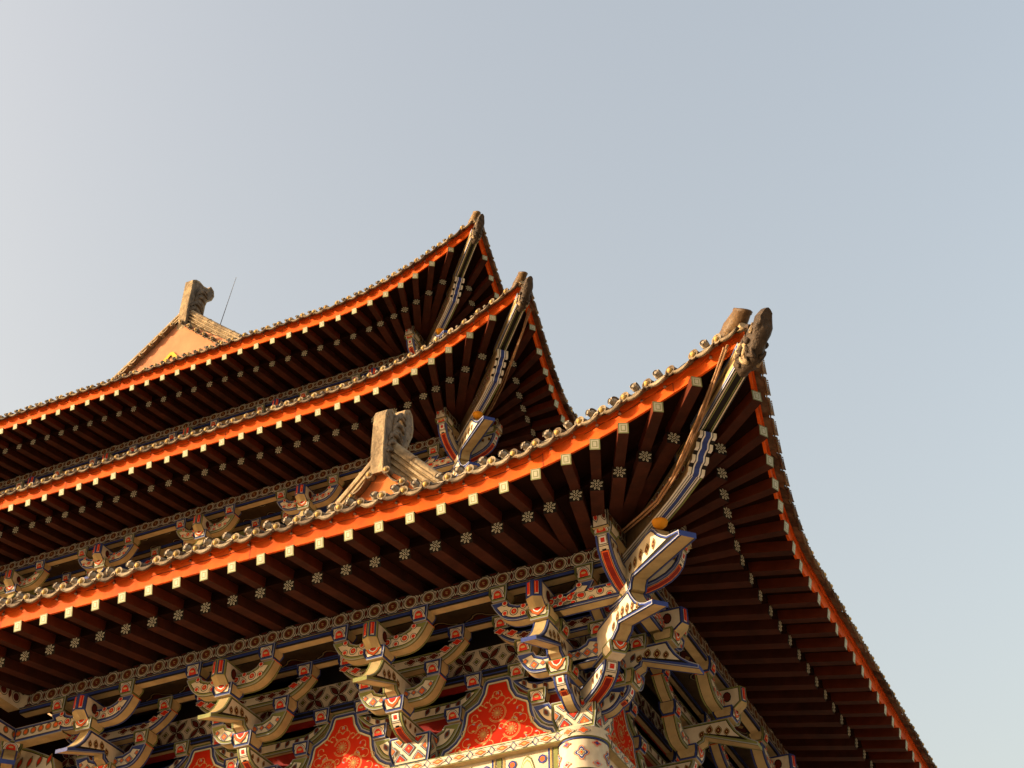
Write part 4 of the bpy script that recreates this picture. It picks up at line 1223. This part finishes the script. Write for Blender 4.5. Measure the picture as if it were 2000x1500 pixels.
mb.box((-12.0, -1.30, 2.80), (-7.60, -1.13, 3.0), 'tan')
mb.box((-12.0, -1.25, 2.37), (-7.59, -1.09, 2.56), 'tan')
mb.box((-8.6, .615, .62), (-7.30, .70, 3.3), 'soffit_paint')
mb.box((-8.5, -.46, 2.84), (-7.45, .30, 2.98), 'soffit_paint')
mb.box((-8.40, -.44, 2.365), (-8.28, .60, 2.835), 'dark_red')
link('wall', mb.mesh('wall'), temple, (0, 0, 0))
# walls under the three roofs
for (T, sl, sr, z0, z1, m) in ((T1, 8.2, 8.2, GROUND, .62, 'wall_plaster'), (T2, 12.5, 4.5, -1.2, 1.44, 'wall_plaster'), (T3, 14, 4.5, -1.8, 1.44, 'wall_plaster')):
    for side, sb in (('L', sl), ('R', sr)):
        mb = MB()
        mb.face([(.6, WALL, z0), (sb, WALL, z0), (sb, WALL, z1), (.6, WALL, z1)], m)
        if T is not T1: mb.face([(.574, WALL, z1), (sb, WALL, z1), (sb, WALL, 2.44), (.574, WALL, 2.44)], 'dark_red')
        link('wall', mb.mesh('wall', side), temple, W3(T, side, 0, 0, 0))
# gables
gable(.30, -2.99, 5.83, 1.75, 1.75, .94, .92,
      [(.10, 5.26), (.07, 5.6), (.08, 6.15), (.12, 6.24), (.23, 6.33), (.36, 6.30), (.44, 6.22), (.50, 6.20), (.52, 6.40), (.56, 6.55), (.68, 6.64), (.76, 6.58), (.80, 6.40), (.78, 6.25), (.71, 6.10), (.66, 5.95), (.55, 5.85), (.52, 5.40)],
      -3.0, .17, 4.2, None, 3.9, "small orange gable on the lowest roof", 'gable_orange')
gable(5.98, -11.85, 16.33, 3.4, 3.4, .79, .82,
      [(5.88, 15.65), (5.86, 16.3), (5.88, 17.08), (5.98, 17.17), (6.10, 17.22), (6.26, 17.21), (6.42, 17.27), (6.50, 17.40), (6.62, 17.36), (6.66, 17.22), (6.60, 17.05), (6.46, 16.90), (6.42, 16.75), (6.40, 16.0)],
      -11.78, .20, 9.0, (-11.87, 14.72), 13.3, "large salmon gable above the topmost roof")

# ------------------------------------------------------------------ lamps along the tile rows, wires
def lamp_meshes(side):
    a, b, c = MB(), MB(), MB()
    # curled hood
    rows = []
    for x in (-.030, -.015, 0, .015, .030):
        rows.append([(x, .052 * math.cos(t) * (1 - abs(x) * 5), .075 + .050 * math.sin(t) * (1 - abs(x) * 5)) for t in [-.5 + q * .38 for q in range(10)]])
    a.grid(rows, 'lamp_grey', True)
    a.tube([(0, -.03, -.05), (0, -.035, .0), (0, -.02, .05)], .014, 'lamp_grey', 8)
    a.tube([(-.10, .01, -.005), (-.06, .01, .02), (0, .0, .035), (.06, .01, .02), (.10, .01, -.005)], .009, 'lamp_grey', 6)
    b.sphere((0, .005, .075), .034, 'lamp_grey', 12, 8)
    c.tube([(0, .030, .072), (0, .052, .068)], [.022, .026], 'lamp_grey', 12, False)
    c.face([(.019 * math.cos(2 * math.pi * q / 12), .048, .069 + .019 * math.sin(2 * math.pi * q / 12)) for q in range(12)], 'lamp_hole')
    return [('hood', a.mesh('hood', side)), ('housing', b.mesh('housing', side)), ('lens_ring', c.mesh('lens_ring', side))]
LM = {'L': lamp_meshes('L'), 'R': lamp_meshes('R')}
def lamp_row(o, side, lamps, group, label, scale=1.0, smin=-9, smax=99):
    rnd = random.Random(len(lamps))
    for (p, tl, out) in lamps:
        if not smin <= p.x <= smax: continue
        if rnd.random() < .06: continue
        w = W3(o, side, p.x, p.y, p.z)
        rt_ = link("eave_lamp", None, None, w, label=label, category="lamp", group=group)
        for nm, me in LM[side]:
            link(nm, me, rt_, w)
        tw = Vector((-tl.x, -tl.y, 0)) if side == 'L' else Vector((tl.y, tl.x, 0))
        base = math.atan2(tw.y, tw.x) - (math.pi if side == 'L' else math.pi / 2)
        rt_.rotation_euler = (rnd.uniform(-.15, .15), math.atan2(tl.z, 1) * (1 if side == 'L' else 0) + rnd.uniform(-.2, .2), base + rnd.uniform(-.5, .1))
        rt_.scale = (scale,) * 3
def wire(o, side, lamps, label):
    mb = MB(); pts = []
    for i, (p, tl, out) in enumerate(lamps):
        pts.append(p + Vector((0, 0, .05)))
        if i + 1 < len(lamps): pts.append((p + lamps[i + 1][0]) / 2 + Vector((0, 0, .015)))
    base = pts[0]
    mb.tube([q - base for q in pts], .0035, 'wire', 5)
    link("lamp_cable", mb.mesh('lamp_cable', side), None, W3(o, side, *base), label=label, category="cable")
lamp_row(T1, 'L', lamps1, "lamps on the lowest eave", "small pale hooded lamp standing on the tile edge of the lowest eave, sunlit side", 1.15, -2.0)
lamp_row(T2, 'L', lamps2, "lamps on the middle eave", "small pale hooded lamp standing on the tile edge of the middle eave, sunlit side", .75, -1.9)
lamp_row(T3, 'L', lamps3, "lamps on the topmost eave", "small hooded lamp on the tile edge of the topmost eave against the sky", .9, -1.9)
wire(T1, 'L', lamps1, "thin dark cable linking the lamps along the lowest eave")
wire(T2, 'L', lamps2, "thin dark cable linking the lamps along the middle eave")
wire(T3, 'L', lamps3, "thin dark cable linking the lamps along the topmost eave")
# flared spot lamps beside the hip tips
def spot(o, d, off, z, label):
    w = Vector((o[0] + d * R2 - off, o[1] - d * R2, o[2] + z))
    rt_ = link("spot_lamp", None, None, w, label=label, category="lamp")
    mb = MB(); mb.tube([(0, 0, -.12), (0, 0, .0)], .035, 'metal', 10)
    link('post', mb.mesh('post'), rt_, w)
    mb = MB(); mb.tube([(0, 0, 0), (0, 0, .05), (0, 0, .065), (0, 0, .085), (0, 0, .09)], [.04, .045, .07, .075, .07], 'metal', 14)
    link('flared_head', mb.mesh('flared_head'), rt_, w)
spot(T1, 2.75, .10, 3.58, "small flared metal spot lamp near the tip of the lowest roof corner")
spot(T3, 2.75, .10, 3.58, "small flared metal spot lamp near the tip of the topmost roof corner")
# cable bundles slung along the hips
def bundle(o, pts, offs, label):
    mb = MB()
    base = Vector((o[0] + pts[0][0] * R2, o[1] - pts[0][0] * R2, o[2] + pts[0][1]))
    for i, (c0, dz) in enumerate(offs):
        P = []
        for j, (d, z) in enumerate(pts):
            wob = .012 * math.sin(j * 1.7 + i * 2)
            v = Vector((o[0] + d * R2 + (c0 + wob) * R2, o[1] - d * R2 + (c0 + wob) * R2, o[2] + z + dz + wob))
            P.append(v - base)
        mb.tube(P, .011, 'rope', 7)
    link("cable_bundle", mb.mesh('cable_bundle'), None, base, label=label, category="cable")
bundle(T1, [(3.25, 3.40), (3.0, 3.26), (2.6, 3.04), (2.3, 2.90), (2.0, 2.80), (1.6, 2.78), (1.2, 2.86), (.8, 2.95)], ((-.13, .02), (-.15, 0), (-.14, -.03), (-.17, -.02)), "brown cables slung beside the hip beam of the lowest roof corner")
bundle(T2, [(3.2, 3.35), (2.9, 3.16), (2.4, 2.95), (2.0, 2.84), (1.5, 2.80), (1.2, 2.82)], ((.15, 0), (.17, -.02)), "brown cables slung beside the hip beam of the middle roof corner")
# antenna
mb = MB()
a0 = Vector((-11.15, 6.4, 16.0))
mb.tube([(0, 0, -.6), (0, 0, 0), (.22, 0, 1.30)], [.010, .009, .005], 'metal', 6)
link("antenna", mb.mesh('antenna'), None, a0, label="thin tilted antenna rod standing against the sky behind the salmon gable", category="antenna")
# ------------------------------------------------------------------ ground
mb = MB()
N = 12
R_ = 3000
mb.face([(-R_, -R_, 0), (R_, -R_, 0), (R_, R_, 0), (-R_, R_, 0)], 'ground_paving')
link("ground", mb.mesh('ground'), None, (0, 0, GROUND), kind='structure')
